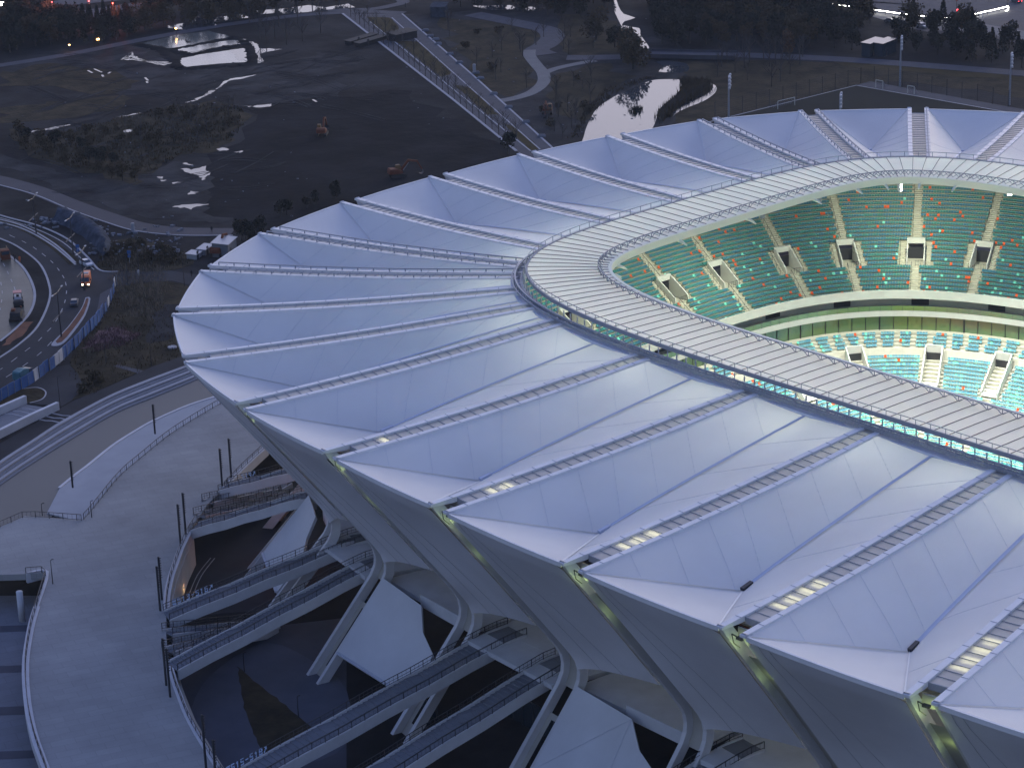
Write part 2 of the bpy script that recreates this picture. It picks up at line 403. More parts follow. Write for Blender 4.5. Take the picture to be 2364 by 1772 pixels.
# roof membranes, one per bay
def facet(mb, A, B, C, Dp, nu=8, nv=14, sag=0.0, bow=None):
    rows = []
    for i_ in range(nu + 1):
        u = i_ / nu; row = []
        for j in range(nv + 1):
            v = j / nv
            p = A.lerp(B, v).lerp(C.lerp(Dp, v), u)
            p = p - Vector((0, 0, sag * 16 * u * (1 - u) * v * (1 - v)))
            row.append(p)
        rows.append(row)
    mb.grid(rows)
for k in KS[:-1]:
    o0, i0, D0, T0, L0 = FR[k]; o1, i1, D1, T1, L1 = FR[k + 1]
    e = HW + .38
    a = SP(k, -.35, ZR - .22, e); b = SP(k + 1, -.35, ZR - .22, -e)
    m = (a + b) / 2; E_ = (b - a).normalized(); Nn = Vector((-E_.y, E_.x, 0))
    if Nn.dot(m) < 0: Nn = -Nn
    V = m - Nn * 16.8; V.z = 42.7
    ia = SP(k, -L0, ZI - .35, e - .4); ib = SP(k + 1, -L1, ZI - .35, -e + .4)
    Ve = (ia + ib) / 2; Ve.z = ZI - .75
    mb = MB(); n = 18
    def zt(kk, t): return ztop(t) - .28
    la = []; lb = []; lv = []
    for j in range(n + 1):
        t = j / n
        ea = e - (.4 * max(0, (t - .75) * 4))
        la.append(SP(k, -.35 - (L0 - .35) * t, zt(k, t), ea)); lb.append(SP(k + 1, -.35 - (L1 - .35) * t, zt(k, t), -ea))
        v = V.lerp(Ve, t); v.z = V.z + (Ve.z - V.z) * (t ** .85); lv.append(v)
    nu = 10
    def strip(left, right, sagf, flip):
        rows = []
        for iu in range(nu + 1):
            u = iu / nu; row = []
            for j in range(n + 1):
                p = left[j].lerp(right[j], u)
                p = p + Vector((0, 0, -sagf * 4 * u * (1 - u) * math.sin(PI * min(1, j / n * 1.0) ** .7)))
                row.append(p)
            rows.append(row if not flip else row)
        mb.grid(rows if not flip else rows[::-1])
    sagv = .45
    strip(la, lv, sagv, False); strip(lb, lv, sagv, True)
    # front facet: triangle rim edge - V (rim bows outward a little)
    rows = []; rim = []
    for i_ in range(13):
        u = i_ / 12; q = a.lerp(b, u) + Nn * (.3 * 4 * u * (1 - u)) + Vector((0, 0, -.02)); rim.append(q)
        rows.append([q.lerp(V, v / 8) - Vector((0, 0, .6 * math.sin(PI * v / 8) * 4 * u * (1 - u))) for v in range(9)])
    mb.grid(rows)
    mem = mb; mb = MB()
    # welded seams of the sheets: thin lines parallel to the rim
    mb = mem; mb.mi = 1
    def surf(side, t, u):
        x = t * n; j = min(n - 1, int(x)); f = x - j
        return side[j].lerp(side[j + 1], f).lerp(lv[j].lerp(lv[j + 1], f), u) + Vector((0, 0, .05 - sagv * 4 * u * (1 - u) * math.sin(PI * min(1, t) ** .7)))
    for side, tl in ((la, (.50, .62, .74, .86, .97)), (lb, (.55, .75, .93))):
        ends = [((t, 0.0), (0.0, u2)) for t, u2 in (((.14, .36), (.27, .66), (.39, .95)) if side is la else ((.2, .5),))]
        ends += [((t, 0.0), (max(.0, (55 * t - 24) / 38), 1.0)) for t in tl]
        for (ta, ua), (tb, ub) in ends:
            A_ = surf(side, min(.999, ta), ua); B_ = surf(side, min(.999, tb), ub); pl = [A_]; ab = (B_ - A_).xy
            for q in range(1, 9):
                t = ta + (tb - ta) * q / 9; x = min(.999, t) * n; j = min(n - 1, int(x)); f = x - j
                e0 = side[j].lerp(side[j + 1], f); e1 = lv[j].lerp(lv[j + 1], f); d_ = (e1 - e0).xy
                den = d_.x * ab.y - d_.y * ab.x
                if abs(den) < 1e-6: continue
                u = ((A_ - e0).xy.x * ab.y - (A_ - e0).xy.y * ab.x) / den
                if 0 <= u <= 1: pl.append(surf(side, t, u))
            pl.append(B_)
            for q0, q1 in zip(pl, pl[1:]): mb.beam(q0, q1, .024, .02)
    ro = mem.build('roof_membrane', [M['membrane'], M['gutter']], st, True)
    # gutter folds lying on the creases
    mb = MB()
    def crease(p, w0=.34, up=.05):
        for q0, q1 in zip(p, p[1:]):
            d = (q1 - q0).normalized(); s_ = d.cross(Vector((0, 0, 1))).normalized()
            mb.add([q0 - s_ * w0 + Vector((0, 0, up + .10)), q0 + Vector((0, 0, up)), q0 + s_ * w0 + Vector((0, 0, up + .10)), q1 + s_ * w0 + Vector((0, 0, up + .10)), q1 + Vector((0, 0, up)), q1 - s_ * w0 + Vector((0, 0, up + .10))], [(0, 1, 4, 5), (1, 2, 3, 4)])
    crease([v + Vector((0, 0, 0)) for v in lv], .30, .10)
    mb.build('valley_gutter', M['gutter'], ro)
    mb = MB(); crease([a.lerp(V, j / 6) for j in range(7)], .16, .06); crease([b.lerp(V, j / 6) for j in range(7)], .16, .06)
    mb.build('crease_strip', M['membrane'], ro)
    mb = MB(); dv = (Ve - V).normalized(); sv = dv.cross(Vector((0, 0, 1))).normalized()
    mb.box(V + dv * .7 + Vector((0, 0, .35)), .55, 1.9, .5, (sv, dv, sv.cross(dv)))
    mb.build('drain_box', M['dark'] if k >= 15 else M['gutter'], ro)
    # rim edge beam
    mb = MB()
    mb.sweep([(q, Nn) for q in rim], [(.12, -.55), (.12, .06), (-.18, .06), (-.18, -.5)])
    mb.build('rim_edge', M['fin'], st)
    # underside cladding panel between the ribs (only where it can be seen)
    if k >= 6 or k <= 0:
        mb = MB(); nu_, nv_ = 14, 22; rows = []
        for iu in range(nu_ + 1):
            u = iu / nu_; smax = .985 - .215 * u - .01 * math.sin(PI * u); row = []
            for j in range(nv_ + 1):
                s_ = smax * j / nv_; r, z = prof_at(s_)
                p = SP(k, r + .25, z, HW + .36).lerp(SP(k + 1, r + .25, z, -HW - .36), u)
                fold = .55 * math.sin(PI * u) * (1 - j / nv_) - .5 * math.sin(PI * u) * math.sin(PI * j / nv_) - .35 * max(0, 1 - abs(u - .12 - .6 * j / nv_) * 9) * (1 - j / nv_) * math.sin(PI * u)
                p = p + Nn * fold
                if j == 0: p = rim[0].lerp(rim[-1], u) + Nn * (.3 * 4 * u * (1 - u)) - Vector((0, 0, .5)) if 0 < iu < nu_ else p
                row.append(p)
            rows.append(row)
        mb.grid(rows[::-1])
        mb.mi = 1
        for ui, uf in ((1, 4), (2, 8)):
            ln = []
            for j in range(0, nv_ + 1, 1):
                x_ = min(nu_ - .001, ui + (uf - ui) * j / nv_); i0_ = int(x_); ln.append(rows[i0_][j].lerp(rows[i0_ + 1][j], x_ - i0_) + Nn * .03)
            for q0, q1 in zip(ln, ln[1:]): mb.beam(q0, q1, .04, .03)
        mb.build('facade_panel', [M['panel'], M['seam']], st, True)
        # return of the panel's lower edge
        mb = MB(); bot = [r_[-1] for r_ in rows]
        mb.grid([[q, q - Nn * 1.2 + Vector((0, 0, .3))] for q in bot]); mb.build('panel_soffit', M['panel'], st, True)
    if k >= 8:
        # shield-shaped roof between the legs over the ground floor entrances
        def lpz(z): return -8.6 - 12.4 * min(1, z / 15.0)
        def sh(u, z, back=0): return SP(k, lpz(z) + .1 - back, z, HW + .5).lerp(SP(k + 1, lpz(z) + .1 - back, z, -HW - .5), u)
        odd = k % 2 == 1
        outl = [(.0, 4.6), (0.0, 15.3), (.28, 14.9), (.56, 14.6), (.74, 12.0), (.97, 10.4), (1.0, 9.0), (1.0, 4.6)]
        if not odd:
            mb = MB(); f = [sh(u, z) for u, z in outl]; bk = [sh(u, z) - Nn * .25 - Vector((0, 0, .5)) for u, z in outl]; nn = len(f)
            mb.add(f + bk, [tuple(range(nn))[::-1], tuple(range(nn, 2 * nn))] + [(i_, (i_ + 1) % nn, nn + (i_ + 1) % nn, nn + i_) for i_ in range(nn)])
            shl = mb.build('entrance_roof', M['shell'], st)
            mb = MB(); mb.beam(sh(.01, 4.75) + Nn * .15, sh(.99, 4.75) + Nn * .15, .35, .3); 
            if k >= 14: mb.beam(sh(.56, 14.6, -.05) + Nn * .06, sh(.0, 5, -.05) + Nn * .06, .04, .05)
            if k >= 14: mb.beam(sh(.56, 14.6, -.05) + Nn * .06, sh(.62, 5, -.05) + Nn * .06, .04, .05)
            mb.build('eaves_trim', M['gutter'], shl)
        mb = MB(); gd = -26 if odd else -17; g0 = SP(k, gd, 0, HW + .5); g1 = SP(k + 1, gd, 0, -HW - .5)
        mb.beam(g0 + Vector((0, 0, 2.2)), g1 + Vector((0, 0, 2.2)), .3, 4.4); mb.mi = 1
        for j in range(9): q = g0.lerp(g1, j / 8) + Nn * .2; mb.beam(q, q + Vector((0, 0, 4.4)), .1, .1)
        mb.build('ground_floor_glazing', [M['glass'], M['dark']], st)
        # concourse floor, its parapet, the wall behind
        ro_ = -20.0 if odd else -22.6; of_ = HW + .8 if odd else 0; c0 = SP(k, ro_, 14, of_); c1 = SP(k + 1, ro_, 14, -of_); d0 = SP(k, -33.5, 14, 0); d1 = SP(k + 1, -33.5, 14, 0)
        mb = MB(); mb.prism([c0, c1, d1, d0], 13.2, 13.95); mb.build('concourse_floor', M['whiteout'], st)
        mb = MB(); g = SP(k, -22.3, 14, HW + .6).lerp(SP(k + 1, -22.3, 14, -HW - .6), .42); g2 = SP(k + 1, -22.3, 14, -HW - .6)
        if not odd: mb.beam(g + Vector((0, 0, .1)), g2 + Vector((0, 0, .1)), .3, 2.0); mb.v and mb.build('concourse_parapet', M['whiteout'], st)
        mb = MB(); mb.beam(d0 + Vector((0, 0, 6)), d1 + Vector((0, 0, 6)), .3, 12); mb.build('concourse_wall', M['web'], st)
        mb = MB()
        for u in (.3, .7): q = d0.lerp(d1, u) + Nn * 1.2 + Vector((0, 0, 3.4)); mb.box(q, .2, .2, .1)
        mb.build('ceiling_lamp', M['lampW'], st)
# ring girder under the canopy
def sel(t, a, b, m):
    c, s = math.cos(t), math.sin(t); r = (abs(c / a) ** m + abs(s / b) ** m) ** (-1 / m)
    return Vector((r * c, r * s, 0))
def curve(a, b, m, t0, t1, step):
    pts = [sel(t0 + (t1 - t0) * i / 1500, a, b, m) for i in range(1501)]
    pts = resample(pts, step); out = []
    for i, p in enumerate(pts):
        d = pts[min(i + 1, len(pts) - 1)] - pts[max(i - 1, 0)]; n = Vector((d.y, -d.x, 0)).normalized()
        if n.dot(p) < 0: n = -n
        out.append((p, n))
    return out
def up(c, z): return [(p + Vector((0, 0, z)), n) for p, n in c]
TA, TB = math.radians(-4), math.radians(247)
ring = thing('canopy_ring', (0, 0, 0), 'ribbed translucent canopy ring round the roof opening', 'canopy'); ring.parent = st
for kk in ('label', 'category'): del ring[kk]
co_ = curve(60.5, 94.6, 4.2, TA, TB, 2.55)
ca = (47.5, 81.8, 6.0)
mb = MB(); mbs = MB(); rows = []
def inner_of(p, n, prev=[None]):
    t = math.atan2(p.y, p.x)
    # nearest inner edge point along the inward normal, blended in the corners
    q = p - n * 13.7
    return q
inn = [inner_of(p, n) for p, n in co_]
ZC = 52.4
for (p, n), q in zip(co_, inn):
    row = []
    for j in range(7):
        u = j / 6; x = p.lerp(q, u); x.z = ZC + .08 * math.sin(PI * u) - .25 * u; row.append(x)
    rows.append(row)
mb.grid(rows); mb.mi = 1
for row in rows:
    for a, b in zip(row, row[1:]): mb.beam(a + Vector((0, 0, .05)), b + Vector((0, 0, .05)), .10, .08)
cn = lpart(mb, 'canopy_panels', [M['canopy'], M['canopyseam']], ring)
mb = MB(); mb.sweep(up(co_, ZC), [(.15, -.5), (.15, .12), (-.15, .12), (-.15, -.5)]); o = mb.build('outer_edge_beam', M['seam']); o.parent = ring
ipath = [(Vector((q.x, q.y, ZC - .25)), n) for (p, n), q in zip(co_, inn)]
mb = MB(); mb.sweep(ipath, [(.2, -1.15), (.2, .1), (-.35, .1), (-.35, -1.15)]); o = mb.build('inner_fascia', M['lime']); o.parent = ring
# inner lattice guard truss
def lattice(path, inset, h, name, matl, r=.05):
    mb = MB(); pts = [p - n * inset for p, n in path]
    for i_ in range(len(pts) - 1):
        a, b = pts[i_], pts[i_ + 1]; A_ = a + Vector((0, 0, h)); B_ = b + Vector((0, 0, h))
        na = path[i_][1]; m_ = (a + b) / 2 - na * h * .9 + Vector((0, 0, .2)); M_ = (A_ + B_) / 2
        mb.beam(A_, B_, r * 1.6, r * 1.6); mb.beam(a, A_, r, r); mb.beam(a, M_, r, r); mb.beam(M_, b, r, r)
        mb.beam(m_, A_, r, r); mb.beam(m_, B_, r, r)
    return mb.build(name, matl)
o = lattice([(p, n) for p, n in ipath[::1]], -1.9, .85, 'lattice_guard', M['steel'], .085); o.parent = ring
def rail(pts, h, name, matl, parent, step=1.9, r=.035, mid=2, post=.05, local=False):
    pts = resample(pts, step); mb = MB()
    for p in pts: mb.beam(p, p + Vector((0, 0, h)), post, post)
    for a, b in zip(pts, pts[1:]):
        mb.beam(a + Vector((0, 0, h)), b + Vector((0, 0, h)), r * 2, r * 2)
        for j in range(mid): z = h * (j + .25) / (mid + .25); mb.beam(a + Vector((0, 0, z)), b + Vector((0, 0, z)), r * .7, r * .7)
    o = mb.build(name, matl, None)
    if parent is not None: link_parent(o, parent)
    return o
def post_parts(pts, h, w, m, parent, name='post'):
    mb = MB(); mb.box((0, 0, h / 2), w, w, h); src = mb.build(name, m); me = src.data; bpy.data.objects.remove(src)
    for p in pts:
        o = bpy.data.objects.new(name, me); COL.objects.link(o); o.parent = parent; o.location = Vector(p) - parent.location
def link_parent(o, parent):
    o.parent = parent; o.matrix_parent_inverse = Matrix.Translation(-parent.location)
o = rail([p + n * .25 + Vector((0, 0, ZC)) for p, n in co_], .95, 'outer_guard_rail', M['steel'], None, 2.6, .045, 1, .07); o.parent = ring
# clerestory and ring girder
cl = curve(61.0, 95.1, 4.2, TA, TB, 2.0)
mb = MB()
for p, n in cl[::1]: mb.beam(p + Vector((0, 0, ZI - .2)), p + Vector((0, 0, ZC - .45)), .16, .16)
mb.sweep(up(cl, ZI - .35), [(.3, -.5), (.3, .25), (-.3, .25), (-.3, -.5)])
o = mb.build('clerestory_frame', M['whiteout']); o.parent = ring
rg = curve(62.3, 96.4, 4.2, TA, TB, 1.6)
mb = MB()
for dz, dn, r in ((0.0, .0, .17), (.8, -.2, .17), (-.1, -1.1, .14), (.45, .35, .10)):
    pts = [p + n * dn + Vector((0, 0, ZI + dz)) for p, n in rg]
    for a, b in zip(pts, pts[1:]): mb.beam(a, b, r * 1.6, r * 1.6)
for i_, (p, n) in enumerate(rg):
    b0 = p + Vector((0, 0, ZI)); mb.beam(b0, b0 + Vector((0, 0, .8)) - n * .2, .1, .1); mb.beam(b0, b0 - n * 1.1, .08, .08)
    if i_ + 1 < len(rg): mb.beam(b0, rg[i_ + 1][0] + Vector((0, 0, ZI + .8)), .07, .07)
o = mb.build('ring_girder', M['steel']); o.parent = ring
mb = MB(); mb.sweep(up(rg, ZI - .55), [(.6, -.35), (.6, .1), (-1.3, .1), (-1.3, -.35)]); o = mb.build('ring_gutter', M['gutter']); o.parent = ring
# brackets under the canopy's inner edge
for k in range(0, 12):
    o_, i_, D, T, Ln = FR[k]
    c = min(ipath, key=lambda pn: (pn[0].xy - (i_ - D * 13).xy).length); p, n = c
    s_ = Vector((-n.y, n.x, 0)); mb = MB()
    mb.tube([p + n * 3 + Vector((0, 0, -.9)), p + n * .5 + Vector((0, 0, -1.1)), p - n * 1.0 + Vector((0, 0, -1.35)), p - n * 2.0 + Vector((0, 0, -1.7))], [.35, .32, .25, .12], 6)
    mb.beam(p + n * .5 + s_ * 1.2 - Vector((0, 0, 1.1)), p + n * .5 - s_ * 1.2 - Vector((0, 0, 1.1)), .25, .25)
    o = mb.build('bracket', M['lime']); o.parent = ring
# ------------------------------------------------------------------ seating bowl
SA, SB, SM = 66.5, 100.0, 3.5
B0, B1 = math.radians(-3), math.radians(205)
front = curve(SA, SB, SM, B0, B1, .54)
nF = len(front)
def offc(d, z): return [(p + n * d + Vector((0, 0, z)), n) for p, n in front]
NROW, TR, RI = 31, .85, .565
def nearest(pt, d=0.0, z=0): return min(range(nF), key=lambda i: ((front[i][0] + front[i][1] * d).xy - Vector(pt).xy).length)
AISPX = [(2110, 680), (1980, 680.5), (1859.7, 692.6), (1729.5, 721.5), (2243, 685)]
aisU = [nearest(P(x, y, 24)) for x, y in AISPX]
gap = int(round(sum(abs(a - b) for a, b in zip(sorted(aisU), sorted(aisU)[1:])) / 4))
lo, hi = min(aisU), max(aisU)
aisU = sorted(aisU)
x = aisU[0]
while x - gap > 4: x -= gap; aisU.insert(0, x)
x = aisU[-1]
while x + int(gap * 1.1) < nF - 4: x += int(gap * 1.1); aisU.append(x)
us = thing('upper_stand', (0, 0, 0), 'x', 'x'); us.parent = st
ls = thing('lower_stand', (0, 0, 0), 'x', 'x'); ls.parent = st
for q in (us, ls):
    for kk in ('label', 'category'): del q[kk]
def lb(mb, name, m, par, smooth=False):
    o = mb.build(name, m, None, smooth); o.parent = par; return o
VOM0, VOM1 = 7, 12
vomU = set(aisU[::1])
def stepped(d0, z0, rows, tr, ri, sgn=1, stepi=2):
    mb = MB(); prof = []
    for j in range(rows): prof += [(d0 + j * tr, z0 + j * ri), (d0 + (j + 1) * tr, z0 + j * ri)]
    pr = [[p + n * d + Vector((0, 0, z)) for d, z in prof] for p, n in front[::stepi]]
    vs = [v for r in pr for v in r]; m = len(prof); fs = []
    for i_ in range(len(pr) - 1):
        mid = (front[i_ * stepi][0] + front[min(nF - 1, i_ * stepi + 1)][0]) / 2
        for j in range(m - 1):
            row = j // 2; q = (pr[i_][j] + pr[i_ + 1][j + 1]) / 2; q.z = 0
            if VOM0 <= row <= VOM1 and any(lateral(q, a)[0] < 1.7 and abs(i_ * stepi - a) < 12 for a in vomU): continue
            fs.append(((i_) * m + j, (i_) * m + j + 1, (i_ + 1) * m + j + 1, (i_ + 1) * m + j))
    mb.add(vs, fs); return mb
seats = {'T': [], 'M': [], 'O': [], 'B': []}
def rowpts(d, i0, i1, pitch=.53):
    pts = [(front[i][0] + front[i][1] * d) for i in range(i0, i1)]
    return resample(pts, pitch)
LN = {}
def lateral(q, a):
    if a not in LN:
        p, n = front[a]; LN[a] = (p, n, Vector((-n.y, n.x, 0)))
    p, n, s_ = LN[a]; return abs((q - p).dot(s_)), (q - p).dot(n)
def row_seats(d, z, i0, i1, cuts, pm, po, tier):
    """cuts: list of (front index, half width) kept free of seats"""
    pts = rowpts(d, i0, i1); m = len(pts)
    for i_, q in enumerate(pts):
        if i_ in (0, m - 1): continue
        if any(lateral(q, a)[0] < hw and abs(lateral(q, a)[1] - d) < 6 for a, hw in cuts): continue
        t_ = pts[i_ + 1] - pts[i_ - 1]; n = Vector((t_.y, -t_.x, 0)).normalized()
        if n.dot(q) < 0: n = -n
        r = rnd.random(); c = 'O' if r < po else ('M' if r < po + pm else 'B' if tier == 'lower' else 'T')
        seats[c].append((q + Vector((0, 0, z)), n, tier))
for j in range(NROW):
    inv = VOM0 <= j <= VOM1
    row_seats(TR * (j + .45), 24 + j * RI, 8, int(nF * .74), [(a, 3.2 if inv else .95) for a in aisU], .06 if j < 6 else .022 if j < 16 else .004, .028, 'upper')
lb(stepped(0, 24, NROW, TR, RI, 1, 1), 'terrace', M['concrete'], us)
# aisle stairs, handrails, vomitories
def aisle(i_, j0, j1, w, z0, d0, tr, ri, par, side=0.0, rails=True):
    p, n = front[i_]; s_ = Vector((-n.y, n.x, 0)); p = p + s_ * side; mb = MB()
    for j in range(j0, j1):
        for h in (0, 1):
            mb.box(p + n * (d0 + (j + .25 + .5 * h) * tr) + Vector((0, 0, z0 + j * ri + .03 + h * ri * .25)), w, tr * .5, .08 + h * ri * .5, (s_, n, Vector((0, 0, 1))))
    lb(mb, 'aisle_stair', M['stair'], par)
    if rails:
        mb = MB(); a = p + n * (d0 + j0 * tr) + s_ * (w / 2) + Vector((0, 0, z0 + j0 * ri)); b = p + n * (d0 + j1 * tr) + s_ * (w / 2) + Vector((0, 0, z0 + j1 * ri))
        nn = max(2, int((b - a).length / 1.7))
        for q in range(nn + 1): c = a.lerp(b, q / nn); mb.beam(c, c + Vector((0, 0, .95)), .05, .05)
        mb.beam(a + Vector((0, 0, .95)), b + Vector((0, 0, .95)), .06, .06); lb(mb, 'aisle_handrail', M['dark'], par)
visU = [a for a in aisU if a < nF * .72]
for a in visU:
    aisle(a, 0, VOM0, 1.45, 24, 0, TR, RI, us); aisle(a, VOM1 + 1, NROW, 1.45, 24, 0, TR, RI, us)
    aisle(a, VOM0, VOM1 + 1, 1.0, 24, 0, TR, RI, us, 2.5); aisle(a, VOM0, VOM1 + 1, 1.0, 24, 0, TR, RI, us, -2.5)
def vomitory(i_, j0, j1, z0, d0, tr, ri, par, w=3.1):
    p, n = front[i_]; s_ = Vector((-n.y, n.x, 0)); ax = (s_, n, Vector((0, 0, 1)))
    zb = z0 + j0 * ri; zt_ = z0 + (j1 + 1) * ri + .35; da = d0 + j0 * tr; db = d0 + (j1 + 1) * tr
    mb = MB()
    for s in (-1, 1):                                     # side walls whose tops follow the rake
        x0 = p + s_ * s * w / 2
        for q0, q1 in ((x0, x0 + s_ * s * .22),):
            A_ = [q0 + n * da + Vector((0, 0, zb)), q0 + n * db + Vector((0, 0, zb)), q0 + n * db + Vector((0, 0, zt_ + .5)), q0 + n * da + Vector((0, 0, zb + 1.1))]
            B_ = [v + s_ * s * .22 for v in A_]
            mb.add(A_ + B_, [(0, 1, 2, 3), (7, 6, 5, 4), (3, 2, 6, 7), (0, 3, 7, 4), (1, 0, 4, 5), (2, 1, 5, 6)])
    mb.box(p + n * (db - .15) + Vector((0, 0, zt_ - .05)), w + .4, .5, 1.1, ax)
    v = lb(mb, 'vomitory_walls', M['white'], par)
    mb = MB(); mb.box(p + n * (da + db) / 2 + Vector((0, 0, zb - .1)), w, db - da, .1, ax); lb(mb, 'vomitory_floor', M['stair'], par)
    mb = MB(); mb.box(p + n * (db - .02) + Vector((0, 0, zb + .95)), w - .02, .1, zt_ - zb - 1.1, ax); lb(mb, 'vomitory_shade_panel', M['dark'], par)  # solid dark panel, its colour stands for the shade in the tunnel mouth
    mb = MB()
    mb.beam(p + n * (da - .02) - s_ * w / 2 + Vector((0, 0, zb + 1.05)), p + n * (da - .02) + s_ * w * .1 + Vector((0, 0, zb + 1.05)), .06, .06)
    for q in range(4): c = p + n * (da - .02) - s_ * (w / 2 - q * .5) + Vector((0, 0, zb)); mb.beam(c, c + Vector((0, 0, 1.05)), .04, .04)
    lb(mb, 'vomitory_rail', M['dark'], par)
for a in visU: vomitory(a, VOM0, VOM1, 24, 0, TR, RI, us)
# front parapet and fascia, balcony, glazed boxes
mb = MB(); mb.sweep(offc(0, 24), [(-.55, -.75), (-.55, .95), (-.3, .95), (-.3, -.1), (.1, -.1), (.1, -.75)]); lb(mb, 'front_parapet', M['white'], us)
mb = MB(); mb.sweep(offc(0, 23.4), [(0, -.3), (0, 0), (6, 0), (6, -.3)]); lb(mb, 'box_ceiling', M['white'], us)
mb = MB(); mb.sweep(offc(0, 20.6), [(-.35, -1.0), (-.35, .1), (6, .1), (6, -1.0)]); lb(mb, 'balcony', M['white'], us)
mb = MB()
bp = offc(-.3, 20.7)
for (a, n0), (b, n1) in zip(bp[::4], bp[4::4]):
    mb.beam(a, a + Vector((0, 0, 1.1)), .05, .05); mb.beam(a + Vector((0, 0, 1.1)), b + Vector((0, 0, 1.1)), .05, .05)
lb(mb, 'balcony_frame', M['dark'], us)
mb = MB(); mb.sweep([(p + Vector((0, 0, .08)), n) for p, n in bp], [(0, 0), (0, .95), (.04, .95), (.04, 0)]); lb(mb, 'balcony_glass', M['green'], us)
mb = MB(); mb.sweep(offc(3.4, 20.7), [(0, 0), (0, 2.2), (.2, 2.2), (.2, 0)]); lb(mb, 'corridor_wall', M['white'], us)
for a in range(10, int(nF * .6), 26):
    p, n = front[a]; s_ = Vector((-n.y, n.x, 0)); mb = MB(); mb.box(p + n * 3.36 + Vector((0, 0, 21.7)), 3.4, .1, 1.9, (s_, n, Vector((0, 0, 1)))); lb(mb, 'corridor_shade_panel', M['dark'], us)  # dark boxes on the wall stand for shade inside openings
gb = offc(.5, 16.6)
mb = MB(); mb.sweep(gb, [(0, 0), (0, 2.8), (.08, 2.8), (.08, 0)]); mb.mi = 1
for i_ in range(0, len(gb), 5):
    w = .3 if i_ % 30 == 0 else .09; mb.beam(gb[i_][0] - gb[i_][1] * .08, gb[i_][0] - gb[i_][1] * .08 + Vector((0, 0, 2.8)), w, .12)
lb(mb, 'box_glazing', [M['green'], M['dark']], us)
# lower tier
LT, LR = .86, .50
lrows = 32
def stepped_low():
    mb = MB(); prof = [(.5, 16.6), (-1.3, 16.6)]
    for j in range(lrows):
        z = 16.1 - j * LR - (1.3 if j > 3 else 0); d = -1.3 - j * LT - (.9 if j > 3 else 0)
        prof += [(d, z), (d - LT, z)]
    pr = [[p + n * d + Vector((0, 0, z)) for d, z in prof] for p, n in front[::2]]
    mb.grid(pr); return mb, prof
mb, lprof = stepped_low(); lb(mb, 'terrace', M['stair'], ls)
def LVI(A):
    # lower vomitories as seen in the photograph, then on along the stand at the same pitch
    t = [nearest(P(x, y, 13.2), -5) for x, y in ((1946, 806), (2164, 800), (2342, 822))]; t.sort()
    st_ = (t[-1] - t[0]) / 2; return [t[0] - st_ * 1.2] + t + [t[-1] + st_ * j for j in (1, 2, 3)]
lowais = sorted(set([int(a) for a in aisU] + [int((a + b) / 2) for a, b in zip(aisU, aisU[1:])]))
lv0 = [int((a + b) / 2) for a, b in zip(aisU, aisU[1:])]
lowvom = sorted([lv0[0] if False else int(v) for v in LVI(aisU)])
lowband = sorted(set([int(a + (b - a) * f) for a, b in zip(aisU, aisU[1:]) for f in (0, 1 / 3, 2 / 3)]))
for j in range(lrows):
    z = 16.1 - j * LR - (1.3 if j > 3 else 0); d = -1.3 - (j + .5) * LT - (.9 if j > 3 else 0)
    if j < 4: cuts = [(a, .55) for a in lowband]
    else: cuts = [(a, 2.5 if j <= 12 else .65) for a in lowvom]
    row_seats(d, z, 8, int(nF * .62), cuts, .13 if j < 4 else .08 + .016 * j, .018, 'lower')
def vom_low(i_, par):
    p, n = front[i_]; s_ = Vector((-n.y, n.x, 0)); ax = (s_, n, Vector((0, 0, 1))); w = 3.0
    d1 = -1.3 - 4 * LT - .9; d0 = d1 - 8.5 * LT; zb = 16.1 - 12 * LR - 1.3 - .3; zt_ = 14.8
    mb = MB()
    for s in (-1, 1):
        q0 = p + s_ * s * w / 2
        A_ = [q0 + n * d0 + Vector((0, 0, zb)), q0 + n * d1 + Vector((0, 0, zb)), q0 + n * d1 + Vector((0, 0, zt_ + .9)), q0 + n * d0 + Vector((0, 0, zb + 1.6))]
        B_ = [v + s_ * s * .25 for v in A_]; mb.add(A_ + B_, [(0, 1, 2, 3), (7, 6, 5, 4), (3, 2, 6, 7), (0, 3, 7, 4), (1, 0, 4, 5), (2, 1, 5, 6)])
    mb.box(p + n * d1 + Vector((0, 0, zt_ + .2)), w + .5, .3, 1.5, ax); v = lb(mb, 'vomitory_walls', M['white'], par)
    # deep floor in front of the opening
    mb = MB(); mb.box(p + n * (d1 - .25) + Vector((0, 0, zt_ - 1.9)), w - .1, .12, 2.7, ax); lb(mb, 'vomitory_shade_panel', M['dark'], par)  # shade of the tunnel put in as a dark panel
    mb = MB(); mb.add([p + n * d1 - s_ * w / 2 + Vector((0, 0, zt_ - 3.2)), p + n * d1 + s_ * w / 2 + Vector((0, 0, zt_ - 3.2)), p + n * d0 + s_ * w / 2 + Vector((0, 0, zb + .75)), p + n * d0 - s_ * w / 2 + Vector((0, 0, zb + .75))], [(0, 1, 2, 3)])
    lb(mb, 'vomitory_floor', M['white'], par)
for a in [a for a in lowvom if a < nF * .5]: vom_low(a, ls)
